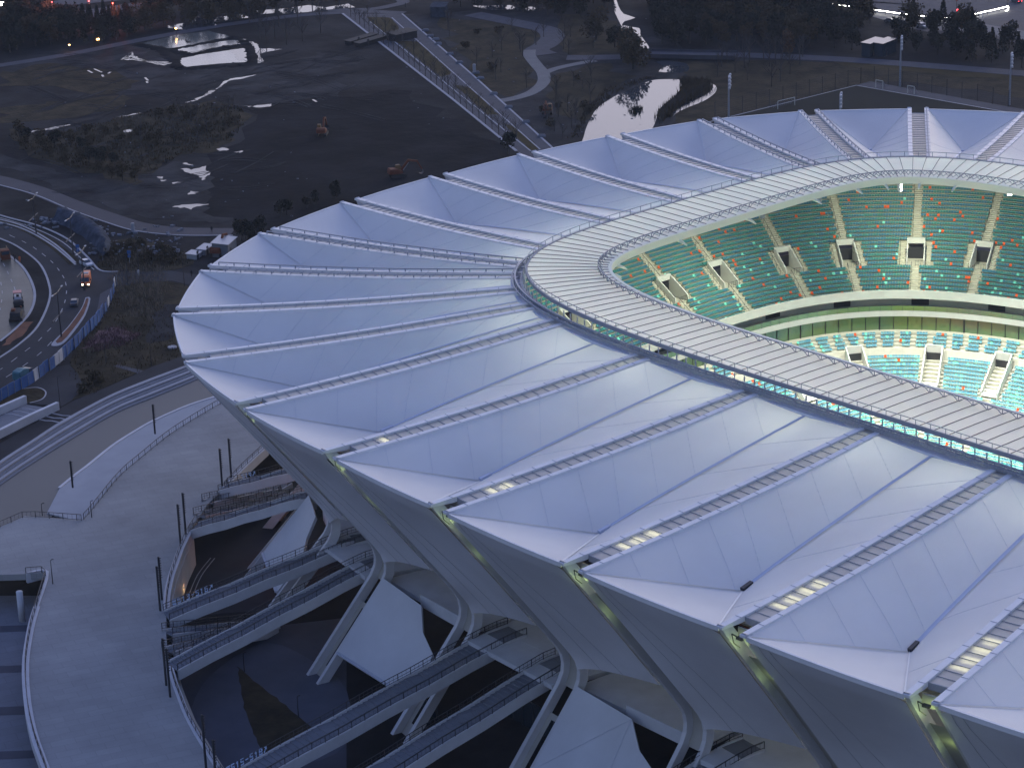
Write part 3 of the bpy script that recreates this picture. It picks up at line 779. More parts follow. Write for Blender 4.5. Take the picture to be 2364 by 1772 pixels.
# seats
def seat_geo():
    mb = MB(); mb.box((0, .02, .40), .46, .42, .07); mb.box((0, .24, .60), .46, .07, .36); mb.box((0, .18, .2), .10, .12, .36)
    return mb
sg = seat_geo()
allseats = []
for c in seats:
    for s in seats[c]: allseats.append((s, c))
def inview(p):
    v = p - CPOS; z = v.dot(_f); x = W / 2 + F * v.dot(RR) / z; y = H / 2 - F * v.dot(UU) / z
    return x, y, z
vis = []; rest = []
for (p, n, tier), c in allseats:
    x, y, z = inview(p)
    ok = False
    if x < W - 4:
        # the opening's near edge in the photo and the far one
        yn = 640 + (x - 1385) * .345 if x < 1900 else 818 + (x - 1900) * .30
        if tier == 'lower' and y < yn - 12 and y > 765: ok = True
    (vis if ok else rest).append((p, n, tier, c, z))
vis.sort(key=lambda a: a[4])
top = vis[:100]; rest += vis[100:]
sm = {}
for c, m in (('T', 'seatT'), ('M', 'seatM'), ('O', 'seatO')):
    o = sg.build('stadium_seat', M[m]); sm[c] = o.data; bpy.data.objects.remove(o)
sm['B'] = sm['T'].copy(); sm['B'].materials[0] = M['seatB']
SL = {'M': 'pale mint seat', 'O': 'orange seat'}
for p, n, tier, c, z in top:
    o = bpy.data.objects.new('seat', sm[c]); COL.objects.link(o); o.location = p; o.rotation_euler = (0, 0, math.atan2(n.y, n.x) - PI / 2); o.parent = ls
    if c in SL: o['label'] = SL[c]
mb = MB()
lim = {'T': 0, 'M': 1, 'O': 2, 'B': 3}
for p, n, tier, c, z in rest:
    s_ = Vector((n.y, -n.x, 0)); mb.mi = lim[c]
    b = len(mb.v)
    if tier == 'upper' and not inview(p)[0] < W + 60: continue
    mb.add([p + s_ * v[0] + n * v[1] + Vector((0, 0, v[2])) for v in sg.v[:16]], sg.f[:12])
mb.mi = 0
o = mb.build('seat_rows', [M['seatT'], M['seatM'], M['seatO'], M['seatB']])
o['kind'] = 'stuff'; o.parent = us
# pitch and track
mb = MB(); cc = curve(44.5, 79, 3.2, 0, 2 * PI - .001, 4); mb.prism([p for p, n in cc], -.5, .6); tag(mb.build('running_track', M['track']), kind='structure')
mb = MB(); mb.prism([(-34, -54), (34, -54), (34, 54), (-34, 54)], .3, .68); tag(mb.build('playing_field', M['pitch']), kind='structure')
# loudspeaker clusters and flood lamps under the canopy
def hang(px, py, kind, label):
    base = P(px, py, 49.5); t = thing(kind, base, label, 'loudspeaker' if 'speaker' in kind else 'floodlight')
    mb = MB()
    if 'speaker' in kind:
        for j in range(6): mb.box((0, .12 * math.sin(j * .5), -.36 * j), .7, .6, .32)
        lpart(mb, 'speaker_cabinet', M['steel'], t); mb = MB(); mb.beam((-.3, 0, 0), (-.3, 0, 2.3), .06, .06); mb.beam((.3, 0, 0), (.3, 0, 2.3), .06, .06); lpart(mb, 'hanging_cable', M['steel'], t)
    else:
        mb.tube([(0, 0, -.5), (0, 0, .1)], [.42, .2], 8); lpart(mb, 'lamp_head', M['lampW'], t); mb = MB(); mb.beam((0, 0, 0), (0, 0, 2.4), .07, .07); lpart(mb, 'hanging_rod', M['white'], t)
hang(2079, 418, 'hanging_speaker', 'white line of loudspeakers hanging beside the topmost centre aisle')
hang(1893, 443, 'hanging_speaker', 'white line of loudspeakers hanging left of the topmost centre aisle')
hang(1761, 480, 'hanging_speaker', 'small white loudspeaker hanging farthest left under the canopy edge')
hang(1857, 452, 'hanging_floodlight', 'small lit flood lamp hanging beside the left loudspeakers')
hang(2331, 444, 'hanging_floodlight', 'small lit flood lamp hanging at the right under the canopy edge')
# light inside the bowl: the floodlights under the canopy edge aim at the pitch and the near end
def area(loc, tgt, size, e, col, name='stadium_floodlight'):
    l = bpy.data.lights.new(name, 'AREA'); l.energy = e; l.size = size; l.color = col; l.shape = 'DISK'
    l.spread = math.radians(110)
    o = bpy.data.objects.new(name, l); COL.objects.link(o); o.location = loc; d = Vector(tgt) - Vector(loc)
    o.rotation_euler = d.to_track_quat('-Z', 'Y').to_euler()
for i_ in range(0, len(ipath), 14):
    p, n = ipath[i_]; area(p + n * 2 - Vector((0, 0, 1.6)), (p.x * .78, p.y * .80, 2), 2.5, 17000, (1.0, 1.0, .92))
for i_ in range(7, len(ipath), 14):
    p, n = ipath[i_]; area(p + n * 6 - Vector((0, 0, 2.2)), p + n * 22 - Vector((0, 0, 22)), 3, 4300, (.98, 1.0, .82), 'stand_light')
for i_ in range(3, len(ipath), 6):
    p, n = ipath[i_]; area(p + n * 17 - Vector((0, 0, 12.5)), p + n * 27 + Vector((0, 0, 20)), 7, 420, (.95, 1.0, .74), 'membrane_fill_light')  # added fill lights without fixtures, brighten the membrane from below
for k in (12, 13, 14, 15, 16, 17, 18):
    l = bpy.data.lights.new('roof_void_fill', 'POINT'); l.energy = 22 * (k - 10.5); l.color = (.75, 1, .38); l.shadow_soft_size = .4  # added light, no fixture here: imitates bowl light leaking between the fins
    o = bpy.data.objects.new('roof_void_fill', l); COL.objects.link(o); o.location = SP(k, -1.6, 44.4, 0)
    l2 = bpy.data.lights.new('channel_fill', 'POINT'); l2.energy = 5 * (k - 10.5); l2.color = (.72, 1, .35); l2.shadow_soft_size = .3  # second added light, carries the green glow down the channel
    o = bpy.data.objects.new('channel_fill', l2); COL.objects.link(o); o.location = SP(k, -7.0, 37.9, 0)
# ================================================================== GROUND AND SETTING
def C(n, x, y, z=0.0):
    x0, y0 = {1: (0, 0), 2: (780, 0), 3: (1564, 0), 4: (0, 500), 5: (0, 1172), 6: (600, 1172), 7: (400, 850)}[n]
    return P(x0 + x / 2.764, y0 + y / 2.764, z)
def Cs(n, pts, z=0.0): return [C(n, x, y, z) for x, y in pts]
def organic(pts, step=6, amp=2.5, seed=0):
    r = random.Random(seed); pts = [Vector(p) for p in pts]; pts = resample(pts + [pts[0]], step)[:-1]
    return [p + Vector((r.uniform(-1, 1) * amp, r.uniform(-1, 1) * amp, 0)) for p in pts]
def patch(name, pts, z, m, kind='structure', org=None, thick=.25, label=None, cat=None, seed=1, sm_=0):
    pts = [Vector((p.x, p.y, 0)) for p in pts]
    if sm_: pts = smoothline(pts + [pts[0]], sm_)[:-1]
    if org: pts = organic(pts, org[0], org[1], seed)
    mb = MB(); mb.prism(pts, z - thick, z); o = mb.build(name, M[m]); o['kind'] = kind
    return o
def band(name, line, w, z, m, kind='structure', h=None, sm_=5, taper=False):
    pts = smoothline(line, sm_) if sm_ else [Vector(p) for p in line]
    mb = MB(); path = []
    for i, p in enumerate(pts):
        d = pts[min(i + 1, len(pts) - 1)] - pts[max(i - 1, 0)]; path.append((Vector((p.x, p.y, 0)), Vector((d.y, -d.x, 0)).normalized()))
    t = h or .2
    mb.sweep(path, [(-w / 2, z - t), (-w / 2, z), (w / 2, z), (w / 2, z - t)])
    o = mb.build(name, M[m]); o['kind'] = kind; return o
mb = MB(); S = 4200; n_ = 28
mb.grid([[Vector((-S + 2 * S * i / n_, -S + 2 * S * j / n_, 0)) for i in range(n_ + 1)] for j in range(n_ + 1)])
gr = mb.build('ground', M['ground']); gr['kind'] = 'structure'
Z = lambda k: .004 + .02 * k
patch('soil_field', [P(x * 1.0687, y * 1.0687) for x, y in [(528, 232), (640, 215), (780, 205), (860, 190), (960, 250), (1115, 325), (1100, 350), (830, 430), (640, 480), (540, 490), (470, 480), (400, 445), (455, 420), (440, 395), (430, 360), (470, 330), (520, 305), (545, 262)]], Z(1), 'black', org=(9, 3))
patch('grass', Cs(1, [(0, 470), (300, 400), (620, 450), (900, 500), (870, 560), (600, 600), (300, 560), (0, 560)]), Z(1), 'grass', org=(6, 3), seed=2)
patch('grass', Cs(1, [(0, 690), (400, 640), (800, 610), (820, 680), (500, 740), (200, 790), (0, 800)]), Z(1), 'grass', org=(6, 3), seed=3)
patch('mud', Cs(1, [(30, 395), (850, 290), (1080, 420), (1500, 460), (2100, 320), (2300, 400), (2000, 480), (1500, 520), (1100, 600), (820, 620), (500, 560), (100, 440)]), Z(.5), 'mud', org=(6, 3), seed=4)
patch('mud', Cs(1, [(1500, 560), (2150, 460), (2211, 640), (1900, 760), (1560, 640)]), Z(.7), 'mud', org=(6, 3), seed=14)
hillpts = Cs(1, [(60, 830), (300, 870), (600, 800), (860, 730), (1050, 680), (1300, 650), (1500, 660), (1570, 740), (1480, 900), (1350, 960), (1150, 1000), (950, 1110), (900, 1190), (700, 1130), (450, 1080), (250, 1010), (90, 920)])
patch('scrub', hillpts, Z(2), 'grass', org=(5, 2.5), seed=5)
patch('mud', Cs(1, [(900, 1150), (1160, 1020), (1330, 1100), (1320, 1320), (1200, 1420), (900, 1400), (700, 1330), (300, 1200), (200, 1100), (500, 1100)]), Z(1.5), 'mud', org=(5, 2.5), seed=6)
patch('mud', Cs(1, [(0, 1060), (500, 1200), (900, 1360), (1480, 1440), (1480, 1400), (900, 1270), (450, 1130), (0, 960)]), Z(1.2), 'mud', org=(5, 2), seed=7)
# parkland to the right of the avenue
patch('parkland', Cs(2, [(430, 95), (900, 60), (1800, 120), (2211, 320), (2211, 900), (1370, 950)]), Z(.3), 'mud', org=(8, 3), seed=8)
patch('grass', Cs(2, [(640, 110), (1220, 140), (1300, 230), (1230, 330), (1290, 470), (1200, 580), (1040, 630), (800, 380)]), Z(1), 'grass', org=(7, 3), seed=9)
patch('grass', Cs(2, [(1380, 470), (1700, 400), (1850, 500), (1700, 590), (1580, 760), (1480, 780), (1330, 600)]), Z(1), 'grass', org=(7, 3), seed=10)
patch('grass', Cs(2, [(1400, 90), (1790, 130), (1860, 330), (1480, 350), (1390, 240)]), Z(1), 'grass', org=(7, 3), seed=11)
patch('meadow', Cs(3, [(-60, 390), (900, 390), (1400, 420), (2300, 500), (2300, 640), (1900, 570), (1260, 520), (1140, 545), (320, 745), (50, 800), (-10, 700), (150, 640), (240, 560), (140, 520), (60, 480)]), Z(1), 'grass', org=(8, 3), seed=12)
patch('meadow', Cs(3, [(900, 380), (1400, 405), (2300, 490), (2300, 540), (1900, 500), (1450, 450), (1050, 430)]), Z(2), 'grassY', org=(8, 2.5), seed=13)
patch('lawn', Cs(3, [(1140, 548), (2110, 717), (2500, 800), (2400, 1100), (200, 1100), (-200, 900), (320, 748)]), Z(2), 'lawn')
patch('sports_pavement', Cs(3, [(1230, 520), (2300, 715), (2400, 790), (2110, 716), (1140, 546)]), Z(3), 'avenue')
band('line_marking', Cs(3, [(200, 780), (1140, 546), (2300, 752)]), .5, Z(4), 'paint', sm_=0)
# paths and roads
band('park_road', Cs(1, [(-200, 440), (0, 418), (450, 345), (900, 255), (1400, 165), (1900, 100), (2211, 80)]) + Cs(2, [(200, 75), (420, 85)]), 5.0, Z(3), 'avenue')
band('park_road', Cs(2, [(-60, 65), (200, 60), (330, 40), (420, 10), (300, -30)]), 4.5, Z(3.4), 'avenue')
av = Cs(2, [(30, 88), (740, 640), (1140, 965), (1240, 1040), (1480, 1040), (1365, 945), (860, 480), (410, 90)])
patch('avenue', av, Z(3), 'avenue')
for pts in ([(185, 110), (340, 115), (395, 190), (330, 235), (230, 170)], [(375, 265), (500, 262), (735, 470), (655, 495)], [(735, 540), (860, 565), (1025, 735), (960, 735)], [(1060, 790), (1130, 810), (1300, 955), (1230, 965)]):
    patch('median_planting', Cs(2, pts), Z(4), 'grassY', org=(4, .3))
def avp(t, u):                                   # along the avenue, u across 0..1
    a = C(2, 30, 88).lerp(C(2, 1140, 965), t); b = C(2, 410, 90).lerp(C(2, 1365, 945), t); return a.lerp(b, u)
band('kerb', Cs(2, [(30, 88), (740, 640), (1140, 965)]), .8, Z(6), 'kerb', sm_=0)
band('kerb', Cs(2, [(205, 140), (640, 495), (1230, 965)]), .4, Z(6), 'kerb', sm_=0)
band('kerb', Cs(2, [(345, 115), (730, 460), (1290, 955)]), .4, Z(6), 'kerb', sm_=0)
band('kerb', Cs(2, [(410, 90), (860, 480), (1370, 945)]), .6, Z(6), 'kerb', sm_=0)
band('winding_path', Cs(2, [(860, 90), (1060, 130), (1250, 170), (1340, 195), (1370, 240), (1320, 290), (1270, 320), (1330, 350)]), 8, Z(4), 'avenue')
band('winding_path', Cs(2, [(1225, 320), (1225, 360), (1270, 420), (1310, 470), (1310, 530), (1240, 590), (1140, 625), (1040, 645)]), 4.0, Z(5), 'pathL')
band('winding_path', Cs(2, [(1300, 475), (1390, 440), (1520, 410), (1640, 388)]), 3.2, Z(5.2), 'pathL')
band('lake_road', Cs(2, [(1460, 370), (1800, 365), (2211, 345)]) + Cs(3, [(400, 352), (900, 372), (1400, 405), (2211, 470), (2500, 500)]), 7, Z(4.5), 'avenue')
# left roads
patch('junction_road', Cs(4, [(-60, -40), (0, 10), (120, 45), (300, 100), (430, 165), (560, 265), (640, 343), (760, 352), (900, 345), (1080, 345), (1260, 372), (1330, 420), (1240, 445), (1100, 412), (900, 418), (800, 440), (735, 445), (690, 560), (640, 660), (500, 800), (380, 905), (200, 1065), (0, 1180), (-200, 1290), (-260, 900), (-200, 200)]), Z(3), 'asphalt')
patch('verge', Cs(4, [(-60, 110), (0, 140), (110, 190), (250, 300), (310, 430), (312, 540), (240, 690), (130, 800), (0, 890), (-100, 960), (-160, 900), (0, 800), (100, 720), (190, 620), (225, 520), (205, 430), (150, 330), (60, 250), (-60, 190)]), Z(5), 'ground', org=(5, .3))
patch('wet_road', Cs(4, [(-60, 190), (60, 255), (145, 330), (198, 430), (217, 520), (183, 620), (95, 715), (0, 790), (-160, 890), (-300, 600)]), Z(4), 'wet')
patch('red_planting', Cs(4, [(150, 675), (205, 672), (170, 730), (90, 800), (20, 830), (30, 800)]), Z(6), 'redsoil', org=(2, .4))
band('kerb', Cs(4, [(-60, 115), (0, 142), (110, 192), (250, 300), (312, 430), (314, 540), (242, 700), (130, 810), (0, 900), (-100, 960)]), .5, .18, 'kerb')
band('kerb', Cs(4, [(-60, 190), (0, 215), (70, 258), (150, 330), (206, 430), (222, 520), (188, 620), (98, 718), (0, 798)]), .6, .18, 'kerb')
band('kerb', Cs(4, [(-40, -20), (60, 10), (250, 62), (430, 145), (560, 262), (640, 345), (760, 352)]), .5, .18, 'kerb')
for d in (-9, 9):
    band('kerb', Cs(4, [(-60, 15 + d), (0, 30 + d), (120, 62 + d), (230, 112 + d), (340, 180 + d), (420, 245 + d), (482, 303 + d * .6)]), .5, .18, 'kerb')
band('median', Cs(4, [(-60, 15), (0, 30), (120, 62), (230, 112), (340, 180), (420, 245), (482, 303)]), 3.0, .12, 'grass')
band('road_marking', Cs(4, [(-60, -5), (60, 25), (240, 85), (400, 165), (520, 270), (600, 340)]), .25, Z(6), 'paint')
isl = Cs(4, [(545, 520), (518, 590), (430, 710), (330, 812), (355, 828), (405, 812), (470, 740), (545, 630), (577, 525)])
patch('traffic_island', isl, .16, 'kerb', sm_=3)
cI = sum(isl, Vector()) / len(isl)
patch('island_planting', Cs(4, [(549, 528), (525, 590), (440, 708), (355, 800), (395, 802), (460, 730), (535, 626), (566, 530)]), .2, 'redsoil', sm_=2)
patch('footpath', Cs(4, [(640, 495), (700, 462), (735, 440), (715, 520), (680, 600), (620, 680), (540, 765), (470, 830), (400, 890), (395, 880), (520, 750), (600, 650), (625, 580)]), .14, 'avenue')
mbd = MB()
def dash(line, w=.2, l=2.6, gap_=4.2):
    pts = resample(smoothline(line, 6), .5); s = 0
    for a, b in zip(pts, pts[1:]):
        if (s % (l + gap_)) < l: mbd.beam(Vector((a.x, a.y, Z(6.5))), Vector((b.x, b.y, Z(6.5))), w, .01)
        s += .5
dash(Cs(4, [(418, 420), (425, 480), (405, 575), (345, 688), (290, 748), (235, 805), (160, 862), (75, 927), (0, 980)]))
dash(Cs(4, [(330, 800), (270, 862), (195, 922), (105, 985), (10, 1045)]))
dash(Cs(4, [(60, 120), (200, 190), (330, 290), (400, 380), (418, 420)]))
dash(Cs(4, [(20, 300), (60, 380), (100, 480), (110, 560)]))
dash(Cs(4, [(5, 420), (15, 500), (0, 600)]))
o = mbd.build('road_marking', M['paint']); o['kind'] = 'structure'
band('path', Cs(1, [(-80, 1135), (0, 1150), (230, 1215), (470, 1310), (700, 1390), (900, 1448), (1150, 1475), (1485, 1480)]), 6.2, Z(3), 'asphaltL')
band('kerb', Cs(1, [(-80, 1165), (0, 1182), (230, 1246), (450, 1338), (680, 1420), (870, 1474), (1150, 1502), (1485, 1502)]), .4, Z(6), 'kerb')
# green triangle right of the hoarding
patch('rough_grass', Cs(4, [(742, 452), (820, 440), (1000, 414), (1120, 416), (1220, 448), (1260, 560), (1250, 850), (1160, 888), (900, 990), (700, 1078), (580, 1130), (480, 1160), (450, 1180), (535, 1085), (490, 990), (440, 940), (500, 812), (640, 692), (700, 580)]), Z(3.5), 'grass', org=(4, .4), seed=21)
patch('bare_patch', Cs(4, [(1010, 590), (1140, 540), (1150, 700), (1050, 800), (900, 800), (960, 700)]), Z(4.2), 'mud', org=(4, 1), seed=22)
patch('pink_grass', Cs(4, [(620, 740), (720, 700), (850, 730), (900, 750), (800, 800), (700, 790), (560, 830), (520, 850)]), Z(4.6), 'pink', org=(2, 1), seed=23)
patch('paved_path', Cs(4, [(725, 955), (750, 945), (915, 985), (885, 1003)]), Z(5), 'avenue')
patch('paved_yard', Cs(4, [(440, 945), (490, 995), (540, 1085), (450, 1180), (390, 1215), (180, 1190), (60, 1150), (200, 1070), (340, 965)]), Z(4.2), 'asphalt')
patch('round_verge', Cs(4, [(0, 1180), (60, 1130), (180, 1095), (280, 1105), (290, 1140), (230, 1180), (100, 1200), (0, 1230)]), Z(5), 'grass', sm_=3)
band('kerb', Cs(4, [(150, 1100), (240, 1092), (292, 1120), (270, 1165), (190, 1190)]), .3, .12, 'kerb')
# ring road, terraces, reflecting pool, promenade
patch('ring_road', Cs(4, [(-200, 1560), (0, 1450), (200, 1335), (385, 1224), (480, 1172), (700, 1082), (965, 962), (1160, 893), (1400, 800), (1500, 840), (1200, 985), (960, 1075), (700, 1185), (400, 1345), (200, 1475), (0, 1605), (-200, 1740)]), Z(4.5), 'asphalt')
l0 = smoothline(Cs(4, [(-260, 1790), (0, 1605), (200, 1475), (400, 1345), (700, 1183), (960, 1075), (1200, 985), (1400, 900), (1600, 820)]), 6)
l1 = smoothline(Cs(4, [(-100, 1795), (60, 1680), (210, 1580), (480, 1412), (750, 1255), (1000, 1152), (1270, 1040), (1420, 960), (1620, 880)]), 6)
for j in range(6):
    a = [p.lerp(q, j / 6) for p, q in zip(l0, l1)]; b = [p.lerp(q, (j + .97) / 6) for p, q in zip(l0, l1)]
    m_ = 'stone' if j % 2 == 0 else 'paveA'; zz = 1.5 - .22 * j - (.1 if j % 2 else 0)
    mb = MB(); mb.grid([[Vector((p.x, p.y, zz)) for p in a], [Vector((p.x, p.y, zz)) for p in b]]); mb.grid([[Vector((p.x, p.y, zz)) for p in b], [Vector((p.x, p.y, zz - .5)) for p in b]])
    mb.grid([[Vector((p.x, p.y, 0)) for p in a], [Vector((p.x, p.y, zz)) for p in a]])
    o = mb.build('terrace_step', M[m_]); o['kind'] = 'structure'
pa = smoothline(Cs(4, [(380, 1740), (480, 1658), (560, 1598), (720, 1470), (860, 1380), (980, 1312), (1200, 1215), (1400, 1150), (1600, 1080)]), 4)
mb = MB(); mb.prism([Vector((p.x, p.y, 0)) for p in l1] + [Vector((p.x, p.y, 0)) for p in pa[::-1]] + Cs(5, [(330, 60), (0, 150), (-200, 220)]), -.2, .16)
o = mb.build('reflecting_pool', M['pool']); o['kind'] = 'structure'
patch('promenade', pa + Cs(4, [(1600, 1400), (1200, 1700), (700, 2000), (300, 1900), (380, 1745)]), .34, 'plaza2')
band('kerb', pa, .6, .46, 'whiteout', sm_=0)
# raised plaza
deckL = [(-80, 1262), (0, 1215), (58, 1190), (188, 1199), (212, 1172), (271, 1100), (325, 1054), (383.5, 1006.5), (450, 964), (514, 927), (600, 880), (700, 850), (780, 930), (700, 985), (615, 1031), (560, 1082), (519, 1125), (480, 1162), (455, 1200), (436, 1228), (418, 1266), (404, 1305), (394, 1335), (386, 1375), (384, 1410), (384, 1470), (390, 1530), (396, 1550), (404, 1578), (413, 1602), (434, 1655), (467, 1713), (503, 1771), (570, 1860), (640, 1960), (130, 1960), (112, 1800), (99, 1755), (79, 1697), (64, 1624), (59, 1534), (71, 1450), (85, 1400), (108.5, 1320), (60, 1324), (0, 1326), (-80, 1330)]
DZ = 6.5
dk = [P(x, y, DZ) for x, y in deckL]
mb = MB(); mb.prism(dk, DZ - 1.1, DZ); o = mb.build('raised_plaza', M['plaza']); o['kind'] = 'structure'
def edge(ids, w=.5, zz=0.0, name='plaza_coping'):
    pts = smoothline([dk[i] for i in ids], 4); path = []
    for i, p in enumerate(pts):
        d = pts[min(i + 1, len(pts) - 1)] - pts[max(i - 1, 0)]; path.append((p, Vector((d.y, -d.x, 0)).normalized()))
    mb = MB(); mb.sweep(path, [(-w, -1.6), (-w, .13), (w, .13), (w, -1.6)]); o = mb.build(name, M['whiteout']); o['kind'] = 'structure'
edge(range(34, 43), .55); edge(range(19, 25), .55); edge(range(26, 33), .45); edge(range(42, 45), .3); edge(range(14, 17), .4)
def mkrail(pts, label, h=1.15, step=2.6):
    t = thing('railing', Vector(pts[0]), label, 'railing'); pts = resample(pts, step)
    post_parts(pts, h, .09, M['dark'], t)
    mb = MB()
    for a, b in zip(pts, pts[1:]):
        mb.beam(a + Vector((0, 0, h)), b + Vector((0, 0, h)), .10, .08)
        for z in (.18,): mb.beam(a + Vector((0, 0, z)), b + Vector((0, 0, z)), .06, .06)
        for u in (1 / 3, 2 / 3): q = a.lerp(b, u); mb.beam(q + Vector((0, 0, .18)), q + Vector((0, 0, h)), .03, .03)
    o = mb.build('handrail', M['dark']); link_parent(o, t)
    return t
mkrail([P(x, y, DZ) for x, y in [(0, 1217), (58, 1192), (188, 1201)]], 'dark railing along the plaza edge beside the dry corner of the pool')
mkrail(smoothline([dk[i] + Vector((.3, -.3, 0)) for i in range(3, 11)], 3), 'long dark railing between white plaza and reflecting pool')
mkrail(smoothline([dk[i] for i in range(34, 43)][::-1], 3), 'curved dark railing along the low left edge of the white plaza')
mkrail([dk[44], dk[43], dk[42]], 'short straight dark railing above the round column at the left')
mkrail(smoothline([dk[i] for i in range(18, 25)], 3), 'curved dark railing above the brown sunken court')
mkrail(smoothline([dk[i] for i in range(27, 34)], 3), 'curved dark railing above the sunken court with the grass wedge')
mkrail([dk[i] for i in range(13, 17)], 'dark railing near the topmost stair beside the leaning facade')
# wall under the deck along the brown court, column under the deck
mb = MB()
for i in range(19, 24): mb.beam(dk[i] + Vector((.9, .3, -4.0)), dk[i + 1] + Vector((.9, .3, -4.0)), .4, 5.0)
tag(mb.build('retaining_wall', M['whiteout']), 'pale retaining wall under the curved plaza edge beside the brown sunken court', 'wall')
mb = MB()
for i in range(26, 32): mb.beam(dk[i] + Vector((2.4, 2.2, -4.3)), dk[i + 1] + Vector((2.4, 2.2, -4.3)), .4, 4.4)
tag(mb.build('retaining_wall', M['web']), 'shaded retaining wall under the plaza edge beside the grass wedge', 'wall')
cb = C(5, 143, 722, 0); mb = MB(); mb.tube([cb, cb + Vector((0, 0, 5.4))], .55, 16); tag(mb.build('round_column', M['whiteout'], None, True), 'round pale column carrying the plaza above the striped lower paving', 'column')
patch('lower_paving', Cs(5, [(-300, 560), (260, 560), (200, 760), (170, 1000), (175, 1250), (230, 1450), (340, 1720), (-300, 1760)]), Z(2), 'paveA')
for a, b in ((745, 795), (1000, 1055), (1262, 1325), (1545, 1605)):
    patch('lower_paving_stripe', Cs(5, [(-300, a + 20), (240, a), (240, b - 10), (-300, b + 10)]), Z(3), 'paveB')
patch('court_paving', Cs(5, [(1240, 60), (2100, 60), (2211, 500), (1900, 640), (1050, 700), (1040, 500)]), Z(2), 'asphalt')
patch('court_paving', Cs(5, [(1060, 1000), (1700, 760), (2211, 700), (2211, 1658), (1800, 1800), (1300, 1760), (1100, 1200)]), Z(2), 'paveB')
patch('court_path', Cs(5, [(1230, 1658), (1200, 1450), (1250, 1200), (1400, 1020), (1700, 860), (2000, 980), (2211, 1160), (2211, 1500), (1900, 1640)]), Z(2.6), 'court', sm_=3)
patch('court_lawn', Cs(5, [(1515, 1010), (1560, 1050), (1650, 1130), (1760, 1210), (1870, 1300), (2010, 1415), (1900, 1500), (1690, 1590), (1620, 1440), (1560, 1280), (1530, 1120)]), Z(4), 'grass', org=(1.5, .15))
band('lane_marking', Cs(5, [(1200, 570), (1260, 430), (1345, 320)]), .15, Z(4), 'paint'); band('lane_marking', Cs(5, [(1225, 575), (1285, 435), (1370, 322)]), .15, Z(4), 'paint')
g = thing('court_lamp', C(5, 1160, 520), 'small lit warm lamp at the foot of the pale retaining wall', 'lamp')
mb = MB(); mb.tube([(0, 0, 0), (0, 0, .6)], .1, 6); lpart(mb, 'post', M['dark'], g); mb = MB(); mb.box((0, 0, .75), .5, .25, .28); lpart(mb, 'lamp_head', M['lampY'], g)
l = bpy.data.lights.new('court_lamp_light', 'POINT'); l.energy = 28; l.color = (1, .5, .2); o = bpy.data.objects.new('court_lamp_light', l); COL.objects.link(o); o.location = C(5, 1190, 510, 1.0)
l = bpy.data.lights.new('court_glow', 'POINT'); l.energy = 420; l.color = (1, .35, .12); l.shadow_soft_size = .5; o = bpy.data.objects.new('court_glow', l); COL.objects.link(o); o.location = C(5, 1800, 230, 4.0)
# ------------------------------------------------------------------ stairs between plaza and stadium
STROKES = {'1': [((.3, .8), (.5, 1)), ((.5, 1), (.5, 0))], '3': [((.1, 1), (.8, 1)), ((.8, 1), (.8, 0)), ((.8, 0), (.1, 0)), ((.3, .5), (.8, .5))],
           '4': [((.2, 1), (.1, .4)), ((.1, .4), (.9, .4)), ((.7, 1), (.7, 0))], '5': [((.85, 1), (.15, 1)), ((.15, 1), (.15, .5)), ((.15, .5), (.85, .5)), ((.85, .5), (.85, 0)), ((.85, 0), (.15, 0))],
           '6': [((.8, 1), (.15, 1)), ((.15, 1), (.15, 0)), ((.15, 0), (.85, 0)), ((.85, 0), (.85, .5)), ((.85, .5), (.15, .5))],
           '8': [((.15, 0), (.15, 1)), ((.15, 1), (.85, 1)), ((.85, 1), (.85, 0)), ((.85, 0), (.15, 0)), ((.15, .5), (.85, .5))],
           '-': [((.2, .5), (.8, .5))], '/': [((.15, .05), (.9, .95)), ((.9, .95), (.3, .95)), ((.9, .95), (.9, .35))],
           'Q': [((1, 1), (.05, 1)), ((.05, 1), (.05, 0)), ((.05, 0), (1, 0)), ((.3, .75), (.8, .25)), ((.8, .75), (.3, .25))]}
def writing(text, a, b, h, parent):
    """stroke letters along a->b standing upright"""
    d = (b - a).normalized(); x = 0; mb = MB(); up_ = Vector((0, 0, 1)); nrm = d.cross(up_).normalized()
    for ch in text:
        if ch != ' ':
            for (x0, y0), (x1, y1) in STROKES[ch]:
                p = a + d * (x + x0 * h * .7) + up_ * y0 * h; q = a + d * (x + x1 * h * .7) + up_ * y1 * h
                mb.beam(p - (q - p).normalized() * .05, q + (q - p).normalized() * .05, .07, .14, nrm.cross(q - p))
        x += h * .92
    o = mb.build('sign_letters', M['sign']); link_parent(o, parent)
